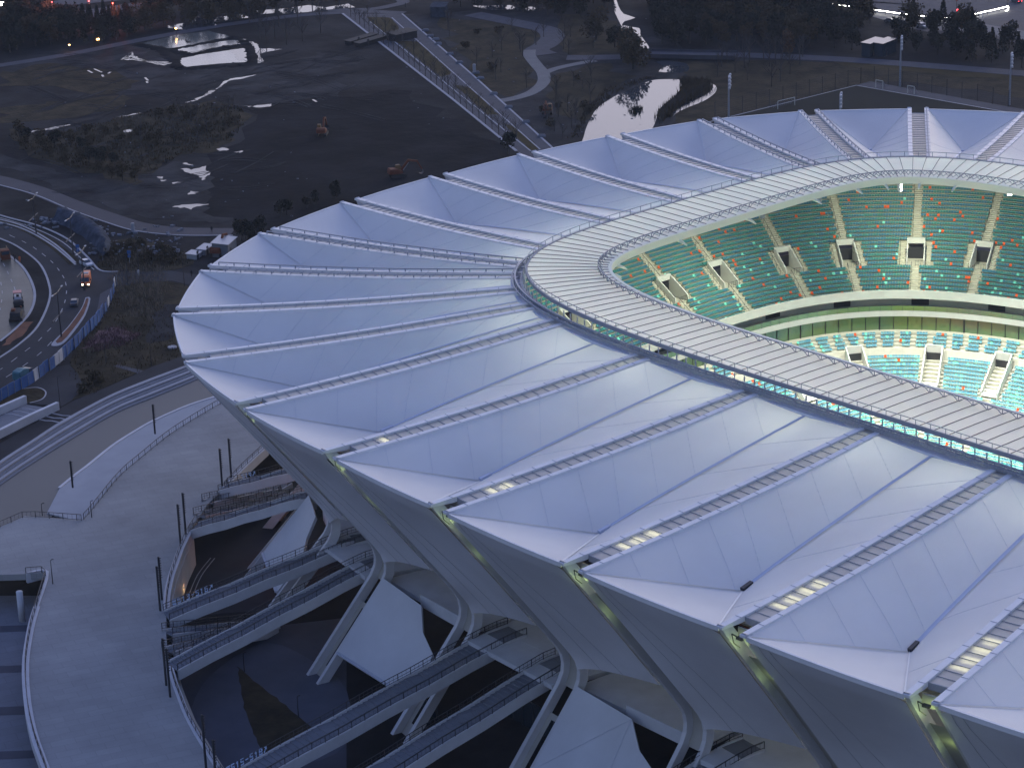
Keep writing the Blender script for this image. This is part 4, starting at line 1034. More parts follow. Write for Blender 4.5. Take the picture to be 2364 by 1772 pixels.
def stair(bp_, tp, zb, zt, w, label, text=None, landing=.0, side='L', tofs=1.2):
    B_ = P(*bp_, zb); T_ = P(*tp, zt); run = (T_ - B_); run.z = 0; Lr = run.length; d = run.normalized(); s = Vector((-d.y, d.x, 0))
    t = thing('plaza_stair', B_, label, 'stairs', 'stairs between plaza and stadium'); n = int(abs(zt - zb) / .165)
    segs = 3; land = 1.6; tread = (Lr - land * (segs - 1)) / n; prof = []; x = 0; z = zb; k = 0
    for sg_ in range(segs):
        cnt = n // segs if sg_ < segs - 1 else n - (n // segs) * (segs - 1)
        for i in range(cnt):
            prof.append((x, z)); z += (zt - zb) / n; prof.append((x, z)); x += tread
        if sg_ < segs - 1: prof.append((x, z)); x += land
    prof.append((Lr, zt)); prof.append((Lr + 3, zt))
    base = Vector((B_.x, B_.y, 0))
    mb = MB(); mb.grid([[base + d * x + s * (w / 2) + Vector((0, 0, z)), base + d * x - s * (w / 2) + Vector((0, 0, z))] for x, z in prof])
    low = [(x, min(z, zb + (zt - zb) * x / Lr + .1) - 1.0) for x, z in prof]
    mb.grid([[base + d * x - s * (w / 2) + Vector((0, 0, z)), base + d * x + s * (w / 2) + Vector((0, 0, z))] for x, z in low])
    o = mb.build('flight', M['paveA']); link_parent(o, t)
    line = [(0, zb + .35)] + [((Lr) * (j / 6), zb + (zt - zb) * j / 6 + .35 + (.1 if j % 2 else -.05)) for j in range(1, 6)] + [(Lr, zt + .3), (Lr + 3, zt + .3)]
    for sd in (-1, 1):
        mb = MB(); rows = []
        for x, z in line:
            c = base + d * x + s * sd * (w / 2 + .15)
            rows.append([c - s * .16 + Vector((0, 0, z)), c + s * .16 + Vector((0, 0, z)), c + s * .16 + Vector((0, 0, z - 1.7)), c - s * .16 + Vector((0, 0, z - 1.7)), c - s * .16 + Vector((0, 0, z))])
        mb.grid(rows); o = mb.build('side_beam', M['whiteout']); link_parent(o, t)
        pts = resample([base + d * x + s * sd * (w / 2 + .15) + Vector((0, 0, z)) for x, z in line], 2.3)
        mb = MB()
        for p in pts: mb.beam(p, p + Vector((0, 0, 1.1)), .09, .09)
        for a, b in zip(pts, pts[1:]):
            mb.beam(a + Vector((0, 0, 1.1)), b + Vector((0, 0, 1.1)), .09, .08); mb.beam(a + Vector((0, 0, .15)), b + Vector((0, 0, .15)), .06, .06)
            for u in (.33, .66): q = a.lerp(b, u); mb.beam(q + Vector((0, 0, .15)), q + Vector((0, 0, 1.1)), .03, .03)
        # inner grab rail on brackets
        for a, b in zip(pts, pts[1:]): mb.beam(a - s * sd * .3 + Vector((0, 0, .75)), b - s * sd * .3 + Vector((0, 0, .75)), .05, .05)
        o = mb.build('railing', M['dark']); link_parent(o, t)
    if text:
        sd = 1; a = base + d * tofs + s * (w / 2 + .15) + Vector((0, 0, zb + .62 + (zt - zb) * tofs / Lr)); b = base + d * (tofs + 6) + s * (w / 2 + .15) + Vector((0, 0, zb + .62 + (zt - zb) * (tofs + 6) / Lr))
        writing(text, a, b, .85, t)
    return t
ZT = 14.0
stair((385, 1424), (824, 1243), DZ, ZT, 3.6, 'long stair lettered 513-516, upper of the middle pair', 'Q513-516/', tofs=1.6)
stair((398, 1541), (853, 1301), DZ, ZT, 3.4, 'long stair of the middle pair nearest the grass wedge court')
stair((387, 1462), (600, 1440), DZ, 1.5, 2.4, 'short stair going down between the middle pair of long stairs')
stair((388, 1503), (600, 1452), DZ, 1.5, 2.2, 'second short stair going down, just below the lettered long stair')
stair((515, 1128), (755, 1068), DZ, ZT, 3.2, 'topmost stair lettered 514 beside the leaning facade', '514/', tofs=3.0)
stair((449, 1218), (700, 1145), DZ, ZT, 3.4, 'long stair above the brown sunken court')
stair((480, 1160), (640, 1128), DZ, 1.5, 2.2, 'short stair going down just under the topmost stair')
stair((460, 1192), (640, 1152), DZ, 1.5, 2.2, 'short stair going down beside the stair above the brown court')
stair((575, 1790), (1157, 1469), DZ, ZT, 4.4, 'broad long stair lettered 518 crossing in front of the white entrance roof', 'Q515-518/', tofs=-2.2)
stair((700, 1895), (1278, 1537), DZ, ZT, 4.2, 'broad long stair at the bottom, right of the stair lettered 518')
stair((1180, 2060), (1700, 1733), DZ, ZT, 4.2, 'stair in the bottom right corner under the facade panels')
# landing that joins the two broad stairs
mb = MB(); mb.prism([P(1180, 1430, 14), P(1240, 1440, 14), P(1300, 1500, 14), P(1275, 1510, 14), P(1195, 1476, 14)], 12.9, 13.98); tag(mb.build('landing', M['whiteout']), 'white landing slab joining the tops of the two broad stairs', 'landing')
# ------------------------------------------------------------------ masts and lamps
def at_top(px, py, h, z0): q = P(px, py, z0 + h); return Vector((q.x, q.y, z0))
def pole_label(i): return ['leftmost', 'second', 'third'][i]
def comb_pole(px, py, h, label):
    t = thing('comb_mast', P(px, py, DZ), label, 'lamp post', 'dark slender masts on the plaza'); mb = MB(); mb.box((0, 0, h / 2), .26, .26, h); lpart(mb, 'mast', M['dark'], t)
    mb = MB()
    for j in range(9): mb.box((.22, .1, h - .4 - j * .42), .5, .1, .12)
    lpart(mb, 'spotlight_comb', M['dark'], t)
for a in [(358, 1001, 6.0, 'slender dark mast standing at the pool edge of the plaza'), (513, 1121, 7.2, 'plain dark mast next to the topmost stair'), (534, 1102, 7.6, 'toothed dark mast next to the topmost stair'),
          (417, 1256, 7.4, 'left dark mast of the pair by the brown court railing'), (429, 1234, 7.8, 'right dark mast of the pair by the brown court railing'),
          (374, 1384, 7.6, 'right-hand toothed dark mast left of the stair lettered 513-516'), (370, 1409, 7.8, 'lower dark mast left of the stair lettered 513-516'),
          (384, 1581, 7.8, 'upper dark mast below the middle pair of stairs'), (393, 1608, 8.0, 'lower dark mast below the middle pair of stairs'),
          (476, 1775, 8.6, 'dark mast on the bottom edge of the plaza'), (168, 1125, 5.2, 'slender dark mast standing by the left end of the reflecting pool'), (498, 1795, 6.0, 'shorter dark mast at the bottom right of the plaza')]:
    comb_pole(*a)
def post(loc, h, label, lit=False, kind='lamp_post'):
    t = thing(kind, loc, label, 'lamp post', 'small lamp posts'); mb = MB(); mb.tube([(0, 0, 0), (0, 0, h)], [.09, .05], 6); lpart(mb, 'post', M['dark'], t)
    mb = MB(); mb.tube([(0, 0, h), (.25, 0, h + .12), (.55, 0, h + .05)], .07, 5); lpart(mb, 'lamp_head', M['lampW' if lit else 'dark'], t)
post(P(122, 1347, DZ), 4.2, 'small lamp post by the corner of the left railing'); post(P(98, 1190, DZ), 2.2, 'short lamp post by the railing at the pool corner')
post(P(212, 1194, DZ), 3.0, 'small lamp post by the railing corner beside the pool')
post(C(5, 1905, 1340), 3.6, 'lamp post on the court path beside the grass wedge'); post(C(5, 1560, 1045), 3.2, 'lamp post at the tip of the grass wedge')
for x, y, h, s in ((818, 440, 8, 'on the bend of the side road'), (1178, 445, 8, 'on the side road near the stadium'), (968, 950, 5, 'in the rough grass beside the ring road'), (385, 1225, 7, 'at the end of the white ramp walls'), (885, 345, 6, 'at the far kerb of the side road'), (676, 930, 4, 'in the rough grass left of the paved path')):
    post(C(4, x, y), h, 'thin dark lamp post ' + s)
def street_lamp(loc, h, label, rz, ends=True):
    t = thing('street_lamp', loc, label, 'street lamp', 'tall double street lamps', rz); mb = MB(); mb.tube([(0, 0, 0), (0, 0, h)], [.2, .1], 8); lpart(mb, 'pole', M['dark'], t)
    mb = MB(); mb.tube([(-3.2, 0, h + .25), (-.4, 0, h - .1), (0, 0, h - .3), (.4, 0, h - .1), (3.2, 0, h + .25)], .08, 5); lpart(mb, 'double_arm', M['dark'], t)
    mb = MB(); mb.beam((-5, 0, h * .5), (2.6, 0, h * .5), .22, .18); lpart(mb, 'cross_arm', M['dark'], t)
    for s in (-1, 1): mb = MB(); mb.box((s * 3.5, 0, h + .25), 1.0, .35, .14); lpart(mb, 'lamp_head', M['steel'], t)
street_lamp(C(4, 392, 770), 10.5, 'tall double street lamp on the tip of the traffic island', .72)
street_lamp(C(4, 468, 245), 9.5, 'tall double street lamp by the parked silver car', .72)
street_lamp(C(4, 232, 112), 9.5, 'tall double street lamp farthest up the curved road', .72)
street_lamp(C(4, 540, 470), 9.5, 'tall double street lamp right in front of the orange van', .72)
def flood(px, py, top, label, h=15):
    loc = P(px, py, 0) if not top else at_top(px, py, h, 0)
    t = thing('floodlight_mast', loc, label, 'floodlight', 'unlit floodlight masts round the training pitch', .7); mb = MB(); mb.tube([(0, 0, 0), (0, 0, h)], [.34, .18], 8); lpart(mb, 'mast', M['steel'], t)
    mb = MB()
    for j in range(4): mb.beam((-2.2, 0, h - .2 - j * 1.05), (2.2, 0, h - .2 - j * 1.05), .14, .14)
    lpart(mb, 'cross_bar', M['steel'], t)
    for j in range(4):
        for s in (-1.7, 1.5): mb = MB(); mb.box((s, -.35, h - .1 - j * 1.05), 1.1, .5, .5); lpart(mb, 'lamp', M['whiteout'], t)
flood(2077.7, 200, False, 'floodlight mast behind the training pitch apex'); flood(2330.3, 243, False, 'floodlight mast at the far right of the training pitch')
flood(1682.3, 174, True, 'floodlight mast between the lake and the training pitch'); flood(1939.5, 217, True, 'floodlight mast whose head alone shows above the roof rim')
t = thing('grey_mast', P(62, 38), 'thick pale mast rising out of the dark wood in the top left corner', 'mast'); mb = MB(); mb.tube([(0, 0, 0), (0, 0, 16)], .7, 10); lpart(mb, 'shaft', M['steel'], t); mb = MB(); mb.tube([(0, 0, 7), (0, 0, 7.3)], .85, 10); lpart(mb, 'collar', M['seam'], t)
# mesh fences
def mesh_fence(pts, h, step, label, wires=6, m='dark', sheet=None):
    t = thing('mesh_fence', Vector(pts[0]), label, 'fence'); pts = resample(pts, step); mb = MB()
    post_parts(pts[:100], h, .14, M[m], t)
    for a, b in zip(pts, pts[1:]):
        for j in range(wires + 1): z = h * j / wires; mb.beam(a + Vector((0, 0, max(z, .1))), b + Vector((0, 0, max(z, .1))), .035, .035)
    o = mb.build('wire_mesh', M[m]); link_parent(o, t)
mesh_fence(Cs(3, [(240, 760), (1110, 548), (1230, 520), (1600, 590), (2400, 735)]), 5.0, 5.5, 'tall dark mesh fence round the training pitch', 8)
def goal(a, b, label):
    t = thing('football_goal', a, label, 'goal', 'white football goals'); d = (b - a).normalized(); n = Vector((-d.y, d.x, 0)); u = Vector((0, 0, 2.4))
    mb = MB(); mb.beam(a, a + u, .14, .14); mb.beam(b, b + u, .14, .14); mb.beam(a + u, b + u, .14, .14); o = mb.build('goal_frame', M['white']); link_parent(o, t)
    mb = MB()
    for q in (a, b): mb.beam(q + u, q + n * 2, .05, .05)
    mb.beam(a + n * 2, b + n * 2, .05, .05)
    for j in range(1, 8): q = a.lerp(b, j / 8); mb.beam(q + u, q + n * 2, .03, .03)
    o = mb.build('net', M['steel']); link_parent(o, t)
goal(C(3, 640, 698), C(3, 748, 672), 'white football goal at the left side of the training pitch')
goal(C(3, 1265, 560), C(3, 1310, 568), 'small white goal standing beside the pitch apex'); goal(C(3, 1468, 596), C(3, 1510, 604), 'small white goal standing on the paved strip by the fence')
# blue hoarding
hp = resample(smoothline(Cs(4, [(742, 440), (715, 525), (690, 585), (640, 665), (590, 720), (540, 772), (500, 822), (450, 866), (410, 910), (340, 968), (270, 1018), (200, 1068), (110, 1118), (0, 1182), (-120, 1250)]), 6), 2.4)
t = thing('site_hoarding', hp[0], 'long wavy blue site hoarding with torn white gaps along the road', 'hoarding'); hposts = []
for i, (a, b) in enumerate(zip(hp, hp[1:])):
    j = rnd.uniform(-.12, .12); s_ = Vector((j, -j, 0)); tilt = Vector((rnd.uniform(-.1, .1), rnd.uniform(-.1, .1), 0))
    hgt = 2.3 if i < 9 else 2.7 + rnd.uniform(-.15, .1)
    white = i in (1, 3, 6, 22, 23, 27, 34, 35, 41) or i < 1
    q = MB()
    if i < 8 and i % 2: continue
    vs = [a + s_, b + s_, b + s_ + tilt + Vector((0, 0, hgt)), a + s_ + tilt + Vector((0, 0, hgt))]; n = (b - a).cross(Vector((0, 0, 1))).normalized() * .08
    q.add(vs + [v + n for v in vs], [(0, 1, 2, 3), (7, 6, 5, 4), (0, 4, 5, 1), (1, 5, 6, 2), (2, 6, 7, 3), (3, 7, 4, 0)])
    o = q.build('torn_sheet' if white else 'blue_sheet', M['whiteout' if white else 'blueH']); link_parent(o, t)
    hposts.append(a - n * 2)
post_parts(hposts[:100], 2.6, .1, M['steel'], t)
# ramp walls at the left edge
def wall(pts, w, h, m, label, name='ramp_wall', z=0):
    mb = MB(); pts = [Vector((p.x, p.y, 0)) for p in pts]
    path = []
    for i, p in enumerate(pts): d = pts[min(i + 1, len(pts) - 1)] - pts[max(i - 1, 0)]; path.append((p, Vector((d.y, -d.x, 0)).normalized()))
    mb.sweep(path, [(-w / 2, z), (-w / 2, z + h), (w / 2, z + h), (w / 2, z)]); return tag(mb.build(name, M[m]), label, 'wall')
wall(Cs(4, [(-200, 1345), (0, 1262), (165, 1190)]), .8, 1.7, 'whiteout', 'thick white ramp wall, the upper one at the left edge')
wall(Cs(4, [(-200, 1520), (0, 1410), (200, 1310), (372, 1232)]), .8, 1.7, 'whiteout', 'thick white ramp wall, the lower one beside the ring road')
patch('ramp_floor', Cs(4, [(-200, 1360), (0, 1275), (165, 1200), (350, 1232), (0, 1400), (-200, 1500)]), Z(6), 'paveA')
for j in range(3):
    a = C(4, 30 + j * 55, 1260 - j * 16); pts = [a + Vector((k * .9, -k * 2.4 + (1.2 if k % 2 else 0), 0)) for k in range(7)]
    band('ramp_marking', pts, .35, Z(8), 'stone', sm_=0)
# ------------------------------------------------------------------ water
patch('lake', [P(x, y) for x, y in [(1330, 360), (1347, 318), (1352, 300), (1366, 268), (1385, 245), (1400, 235), (1425, 220), (1450, 210), (1480, 195), (1508, 186), (1540, 184), (1572, 186), (1570, 205), (1560, 222), (1535, 240), (1520, 258), (1512, 285), (1490, 330), (1480, 360)]], Z(5), 'water', sm_=3)
patch('lake_inlet', [P(x, y) for x, y in [(1640, 192), (1654, 201), (1650, 216), (1625, 234), (1590, 248), (1562, 262), (1548, 276), (1552, 262), (1590, 238), (1625, 222), (1640, 210)]], Z(5), 'water', sm_=3)
patch('river', [P(x, y) for x, y in [(1420, -10), (1428, 15), (1440, 33), (1467, 42), (1442, 50), (1440, 60), (1476, 66), (1478, 80), (1492, 100), (1499, 112), (1486, 112), (1462, 98), (1438, 82), (1434, 60), (1424, 40), (1412, 10)]], Z(5), 'water', sm_=2)
patch('pond', [P(x, y) for x, y in [(1511, 142), (1545, 141), (1585, 148), (1588, 166), (1550, 168), (1520, 166), (1530, 155)]], Z(5), 'water', sm_=2)
patch('pond', [P(x, y) for x, y in [(1100, 14), (1180, 14), (1260, 20), (1255, 27), (1190, 24), (1110, 20)]], Z(5), 'water', org=(4, 1.5))
patch('pond', Cs(1, [(1660, 70), (1900, 45), (2211, 30), (2211, 60), (1900, 80), (1660, 95)]), Z(5), 'water', org=(6, 3))
patch('pond', Cs(1, [(1100, 170), (1250, 110), (1500, 95), (1560, 120), (1380, 150), (1150, 200)]), Z(5), 'water', org=(6, 3))
pond = lambda pts, m='murk', org=(3, .5), s=1, z=5: patch('pond', Cs(1, pts), Z(z), m, org=(1.1, .55 if m == 'water' else .3), seed=s)
pond([(900, 280), (1020, 250), (1130, 225), (1330, 200), (1480, 237), (1350, 268), (1200, 292), (1100, 312), (980, 300)], s=31)
pond([(1105, 318), (1200, 300), (1340, 278), (1500, 255), (1540, 268), (1525, 285), (1380, 312), (1250, 342), (1180, 335)], s=32)
pond([(1140, 398), (1160, 375), (1290, 348), (1560, 308), (1578, 398), (1350, 412), (1185, 430)], s=33)
pond([(1480, 325), (1562, 310), (1574, 380), (1520, 390)], 'water', (2, .8), 34, 6)
pond([(1135, 255), (1180, 250), (1210, 270), (1190, 290), (1135, 285)], 'water', (2, .6), 35, 6)
pond([(1545, 252), (1600, 262), (1650, 290), (1665, 312), (1790, 316), (1720, 330), (1650, 345), (1690, 390), (1640, 408), (1630, 330), (1610, 285)], 'water', (2, .6), 36)
pond([(190, 842), (300, 820), (452, 795), (450, 800), (330, 826), (200, 848)], 'water', (2, .3), 37)
pond([(730, 748), (820, 736), (900, 720), (895, 728), (800, 744)], 'water', (2, .3), 38); pond([(1058, 686), (1095, 680), (1090, 688)], 'water', (1, .3), 39)
pond([(1180, 656), (1240, 640), (1300, 605), (1350, 575), (1378, 580), (1340, 605), (1290, 628), (1230, 652)], 'water', (2, .5), 40)
pond([(1378, 575), (1420, 528), (1470, 505), (1560, 492), (1640, 478), (1560, 502), (1470, 516), (1430, 538), (1400, 565)], 'murk', (2, .4), 41)
pond([(1370, 952), (1420, 945), (1470, 955), (1440, 962), (1390, 965)], 'water', (1.5, .6), 42); pond([(1500, 972), (1550, 964), (1555, 972), (1510, 978)], 'water', (1.5, .5), 43)
pond([(1165, 1038), (1200, 1045), (1240, 1050), (1225, 1058), (1180, 1052)], 'water', (1.5, .6), 44)
pond([(1155, 1080), (1190, 1070), (1230, 1085), (1275, 1070), (1320, 1060), (1310, 1090), (1345, 1100), (1320, 1130), (1300, 1155), (1270, 1120), (1240, 1110), (1200, 1105)], 'water', (1.5, .9), 45)
pond([(990, 1132), (1045, 1128), (1048, 1138), (1000, 1140)], 'water', (1, .2), 46); pond([(1025, 1150), (1065, 1148), (1060, 1156), (1035, 1157)], 'water', (1, .2), 47); pond([(1095, 1165), (1150, 1162), (1140, 1175), (1110, 1174)], 'water', (1.5, .5), 48)
pond([(1105, 1322), (1150, 1308), (1250, 1305), (1335, 1302), (1300, 1315), (1245, 1325), (1220, 1342), (1190, 1325), (1140, 1330)], 'water', (1.5, .5), 49)
pond([(1195, 1235), (1220, 1222), (1265, 1225), (1240, 1240), (1210, 1245)], 'water', (1.5, .6), 50); pond([(1555, 675), (1600, 680), (1735, 665), (1740, 682), (1650, 690), (1580, 685)], 'water', (1.5, .5), 51); pond([(780, 835), (850, 825), (845, 838), (800, 848)], 'murk', (1.5, .5), 52)
mbw = MB(); rr = random.Random(5)                              # flooded wheel ruts
for j in range(11):
    a = C(1, 815 + j * 10, 330 + j * 2); pts = []
    for k in range(16):
        t_ = k / 15; x = 860 - 70 * math.sin(t_ * 2.2) + 240 * t_ ** 1.5 + j * 7 - j * 16 * (1 - t_); y = 322 + 98 * t_ + j * 5.5 * (1 - t_) - j * 2.2 * t_
        pts.append(C(1, x, y, Z(6)))
    for q0, q1 in zip(pts, pts[1:]):
        if rr.random() < .6: mbw.beam(q0, q1, rr.uniform(.3, 1.1), .02)
for a, b in (((600, 440), (650, 462)), ((650, 478), (660, 490)), ((690, 470), (705, 460)), ((560, 450), (590, 466)), ((925, 495), (945, 515)), ((935, 520), (942, 530)), ((1995, 635), (2020, 650))):
    mbw.beam(C(1, *a, Z(6)), C(1, *b, Z(6)), .7, .02)
o = mbw.build('flooded_wheel_ruts', M['water']); o['kind'] = 'structure'
mbw = MB()
for j in range(120):                                            # dry tracks
    x = rr.uniform(100, 2100); y = rr.uniform(330, 1250); 
    if 1500 < x and y > 700: y = rr.uniform(350, 650)
    L_ = rr.uniform(60, 420); sl_ = rr.uniform(-.45, .25); cu = rr.uniform(-.25, .25); pts = [C(1, x + L_ * k / 10, y + L_ * (sl_ * k / 10 + cu * (k / 10) ** 2), Z(4.6)) for k in range(11)]
    for off_ in (0, 1.9):
        for q0, q1 in zip(pts, pts[1:]): mbw.beam(q0 + Vector((off_, off_ * .6, 0)), q1 + Vector((off_, off_ * .6, 0)), .45, .03)
o = mbw.build('dry_wheel_ruts', M['mud']); o['kind'] = 'structure'
# berms round the ponds
mbb = MB()
for line in ([(880, 285), (1100, 325), (1190, 345), (1250, 345), (1420, 305), (1530, 290)], [(1100, 318), (1350, 270), (1480, 245)], [(1100, 360), (1140, 430), (1200, 440), (1400, 425), (1600, 408), (1600, 330), (1560, 270), (1480, 235)], [(1140, 430), (1090, 360), (1000, 310), (880, 285)]):
    pts = smoothline(Cs(1, line), 14)
    path = [(Vector((p.x, p.y, 0)) + Vector((rr.uniform(-.4, .4), rr.uniform(-.4, .4), 0)), Vector(((pts[min(i + 1, len(pts) - 1)] - pts[max(i - 1, 0)]).y, -(pts[min(i + 1, len(pts) - 1)] - pts[max(i - 1, 0)]).x, 0)).normalized()) for i, p in enumerate(pts)]
    rows = []
    for p, n in path:
        w_ = rr.uniform(.7, 1.3); h_ = rr.uniform(.2, .6); rows.append([p + n * (a_ * w_ + rr.uniform(-.25, .25)) + Vector((0, 0, z_ * h_ - .06)) for a_, z_ in ((-2.6, 0), (-1.5, .6), (-.6, 1.0), (.5, .9), (1.4, .5), (2.4, 0))])
    mbb.grid(rows)
o = mbb.build('earth_bank', M['black'], None, True); o['kind'] = 'structure'
# ------------------------------------------------------------------ vegetation
def leafcrown(rx, rz, cz, n, ls, seed, m, lobes=6, conic=False, gap=.25):
    r = random.Random(seed); mb = MB(); L_ = []
    for i in range(lobes):
        a = r.uniform(0, 2 * PI); d = r.uniform(.15, .62) * rx; L_.append((Vector((math.cos(a) * d, math.sin(a) * d, cz + r.uniform(-.6, .75) * rz)), r.uniform(.38, .66)))
    L_.append((Vector((0, 0, cz)), .8))
    for i in range(n):
        if conic:
            t = r.random() ** .8; a = r.uniform(0, 2 * PI); q = rx * (1 - t) * r.uniform(.55, 1.05) + .1; p = Vector((math.cos(a) * q, math.sin(a) * q, cz - rz + 2 * rz * t))
        else:
            c, s = L_[r.randrange(len(L_))]; v = Vector((r.gauss(0, 1), r.gauss(0, 1), r.gauss(0, 1))).normalized() * r.uniform(.55, 1.05) * s
            p = c + Vector((v.x * rx, v.y * rx, v.z * rz))
        if p.z < .3: p.z = .3 + r.random() * .3
        a1 = Vector((r.gauss(0, 1), r.gauss(0, 1), r.gauss(0, .7))).normalized(); a2 = a1.cross(Vector((r.gauss(0, 1), r.gauss(0, 1), r.gauss(0, 1)))).normalized(); s_ = ls * r.uniform(.5, 1.3)
        mb.add([p - a1 * s_, p - a2 * s_ * .6, p + a1 * s_, p + a2 * s_ * .7], [(0, 1, 2, 3)])
    return mb
def trunk_mb(h, r0, seed, limbs=4, spread=.5):
    r = random.Random(seed); mb = MB(); mb.tube([(0, 0, 0), (r.uniform(-.1, .1), r.uniform(-.1, .1), h * .5), (r.uniform(-.2, .2), 0, h)], [r0, r0 * .75, r0 * .3], 6)
    for i in range(limbs):
        a = r.uniform(0, 2 * PI); z = h * r.uniform(.4, .75); l = h * spread * r.uniform(.6, 1)
        mb.tube([(0, 0, z), (math.cos(a) * l * .5, math.sin(a) * l * .5, z + l * .4), (math.cos(a) * l, math.sin(a) * l, z + l * .8)], [r0 * .4, r0 * .25, r0 * .08], 4)
    return mb
def proto(name, label, cat, crown, cm, trunk):
    t = thing(name, (0, 0, 0), label, cat); lpart(trunk, 'trunk', M['bark'], t); lpart(crown, 'crown', cm, t); return t
PR = {}
PR['round'] = [proto('broadleaf_tree', 'x', 'tree', leafcrown(3.4, 3.2, 4.6, 900, .42, s, M['leafD']), M['leafD'], trunk_mb(5, .28, s)) for s in (1, 2, 3)]
PR['brown'] = [proto('autumn_tree', 'x', 'tree', leafcrown(3.0, 3.3, 4.7, 700, .40, s, M['leafB']), M['leafB'], trunk_mb(5.5, .25, s)) for s in (11, 12)]
PR['conifer'] = [proto('conifer', 'x', 'tree', leafcrown(1.9, 4.4, 5.0, 700, .36, s, M['leafD'], conic=True), M['leafD'], trunk_mb(8, .2, s, 0)) for s in (21, 22)]
PR['willow'] = [proto('willow_tree', 'x', 'tree', leafcrown(4.2, 3.7, 4.6, 1300, .40, s, M['leafB'], 9), M['leafB'], trunk_mb(5, .35, s)) for s in (31, 32)]
PR['bush'] = [proto('bush', 'x', 'bush', leafcrown(1.7, 1.1, 1.0, 300, .26, s, M['leafB'], 5), M['leafB'], trunk_mb(1.2, .08, s)) for s in (41, 42)]
PR['orange'] = [proto('orange_leaved_tree', 'x', 'tree', leafcrown(2.0, 3.0, 4.2, 420, .34, 51, M['leafO']), M['leafO'], trunk_mb(5, .16, 51))]
def bare_mb(h, seed, n=11):
    r = random.Random(seed); mb = MB(); mb.tube([(0, 0, 0), (0, 0, h * .45), (r.uniform(-.15, .15), 0, h)], [.13, .10, .03], 5); return mb
def bare_crown(h, seed, n=13):
    r = random.Random(seed); mb = MB()
    for i in range(n):
        a = r.uniform(0, 2 * PI); z = h * (.32 + .6 * i / n); l = h * .36 * (1 - i / n * .55); dx, dy = math.cos(a), math.sin(a)
        q1 = Vector((dx * l * .5, dy * l * .5, z + l * .6)); q2 = Vector((dx * l, dy * l, z + l * 1.15)); mb.tube([(0, 0, z), q1, q2], [.06, .045, .02], 3)
        for k in range(3):
            b = a + r.uniform(-1.1, 1.1); s = q1.lerp(q2, r.random()); mb.tube([s, s + Vector((math.cos(b) * l * .35, math.sin(b) * l * .35, l * .45))], [.03, .015], 3)
    return mb
PR['bare'] = []
for s in (61, 62, 63):
    t = thing('bare_tree', (0, 0, 0), 'x', 'tree'); lpart(bare_mb(5.5, s), 'trunk', M['bark'], t); lpart(bare_crown(5.5, s), 'branches', M['bark'], t); PR['bare'].append(t)
used = set()
tr = random.Random(99)
def plant(kind, p, label, group, sc_=None):
    src = PR[kind][tr.randrange(len(PR[kind]))]; s = sc_ or tr.uniform(.8, 1.2)
    p = Vector((p.x, p.y, 0)); rz = tr.uniform(0, 6.28)
    if src.name not in used:
        used.add(src.name); src.location = p; src.rotation_euler = (0, 0, rz); src.scale = (s,) * 3; src['label'] = label; src['group'] = group; return src
    return dup(src, p, rz, label, group, s)
def inpoly(x, y, poly):
    c = False; j = len(poly) - 1
    for i in range(len(poly)):
        xi, yi = poly[i]; xj, yj = poly[j]
        if (yi > y) != (yj > y) and x < (xj - xi) * (y - yi) / (yj - yi) + xi: c = not c
        j = i
    return c
def wood(poly, n, kinds, label, group, smin=.8, smax=1.25, mind=5.0):
    xs = [p[0] for p in poly]; ys = [p[1] for p in poly]; k = 0; tries = 0; got = []
    while k < n and tries < n * 60:
        tries += 1; x, y = tr.uniform(min(xs), max(xs)), tr.uniform(min(ys), max(ys))
        if not inpoly(x, y, poly): continue
        p = P(x, y)
        if any((p - g_).length < mind for g_ in got): continue
        got.append(p); plant(kinds[tr.randrange(len(kinds))], p, label, group, tr.uniform(smin, smax)); k += 1
G = 'group'
for i, (x, y, s) in enumerate([(335, 70, 1.1), (378, 62, 1.15), (440, 55, 1.0), (482, 54, 1.05), (532, 48, 1.1), (575, 42, .9), (310, 76, .9), (600, 38, .8)]):
    plant('willow', P(x, y), 'broad yellowish willow in the row along the park road', 'willows along the park road', s)
for x, y in ((195, 80), (212, 78), (228, 80), (255, 72), (267, 66), (170, 84), (120, 92), (145, 88), (98, 100), (243, 76), (282, 72)):
    plant('conifer', P(x, y), 'dark pointed conifer in front of the red-lit road', 'conifers in front of the red-lit road', tr.uniform(.8, 1.2))
wood([(-30, 10), (110, 45), (160, 60), (190, 98), (0, 128), (-30, 130)], 44, ['round', 'brown', 'round'], 'dark tree of the wood in the top left corner', 'wood in the top left corner', .9, 1.35, 4.5)
wood([(200, 62), (300, 50), (320, 80), (230, 105), (170, 105)], 14, ['round', 'conifer'], 'dark tree between the red-lit road and the park road', 'trees below the red-lit road', .7, 1.0, 5)
wood([(290, 18), (700, 2), (790, -10), (780, 18), (560, 36), (330, 48)], 30, ['round', 'brown', 'round'], 'dark tree behind the row of willows', 'trees behind the willows', .8, 1.2, 7)
wood([(1030, -8), (1420, -8), (1400, 22), (1330, 44), (1200, 28), (1040, 14)], 34, ['round', 'round', 'brown'], 'dark tree standing in front of the bright water at the top', 'trees along the top water', .9, 1.3, 6)
wood([(1400, 98), (1425, 112), (1460, 128), (1470, 150), (1440, 140)], 5, ['round'], 'dark round tree on the left bank of the narrow river', 'trees on the left river bank', .8, 1.1, 5)
plant('willow', P(1376, 92), 'big willow overhanging the narrow river bend', 'big willows by the river', 1.15); plant('willow', P(1462, 160), 'big dark willow beside the small pond', 'big willows by the pond', 1.35)
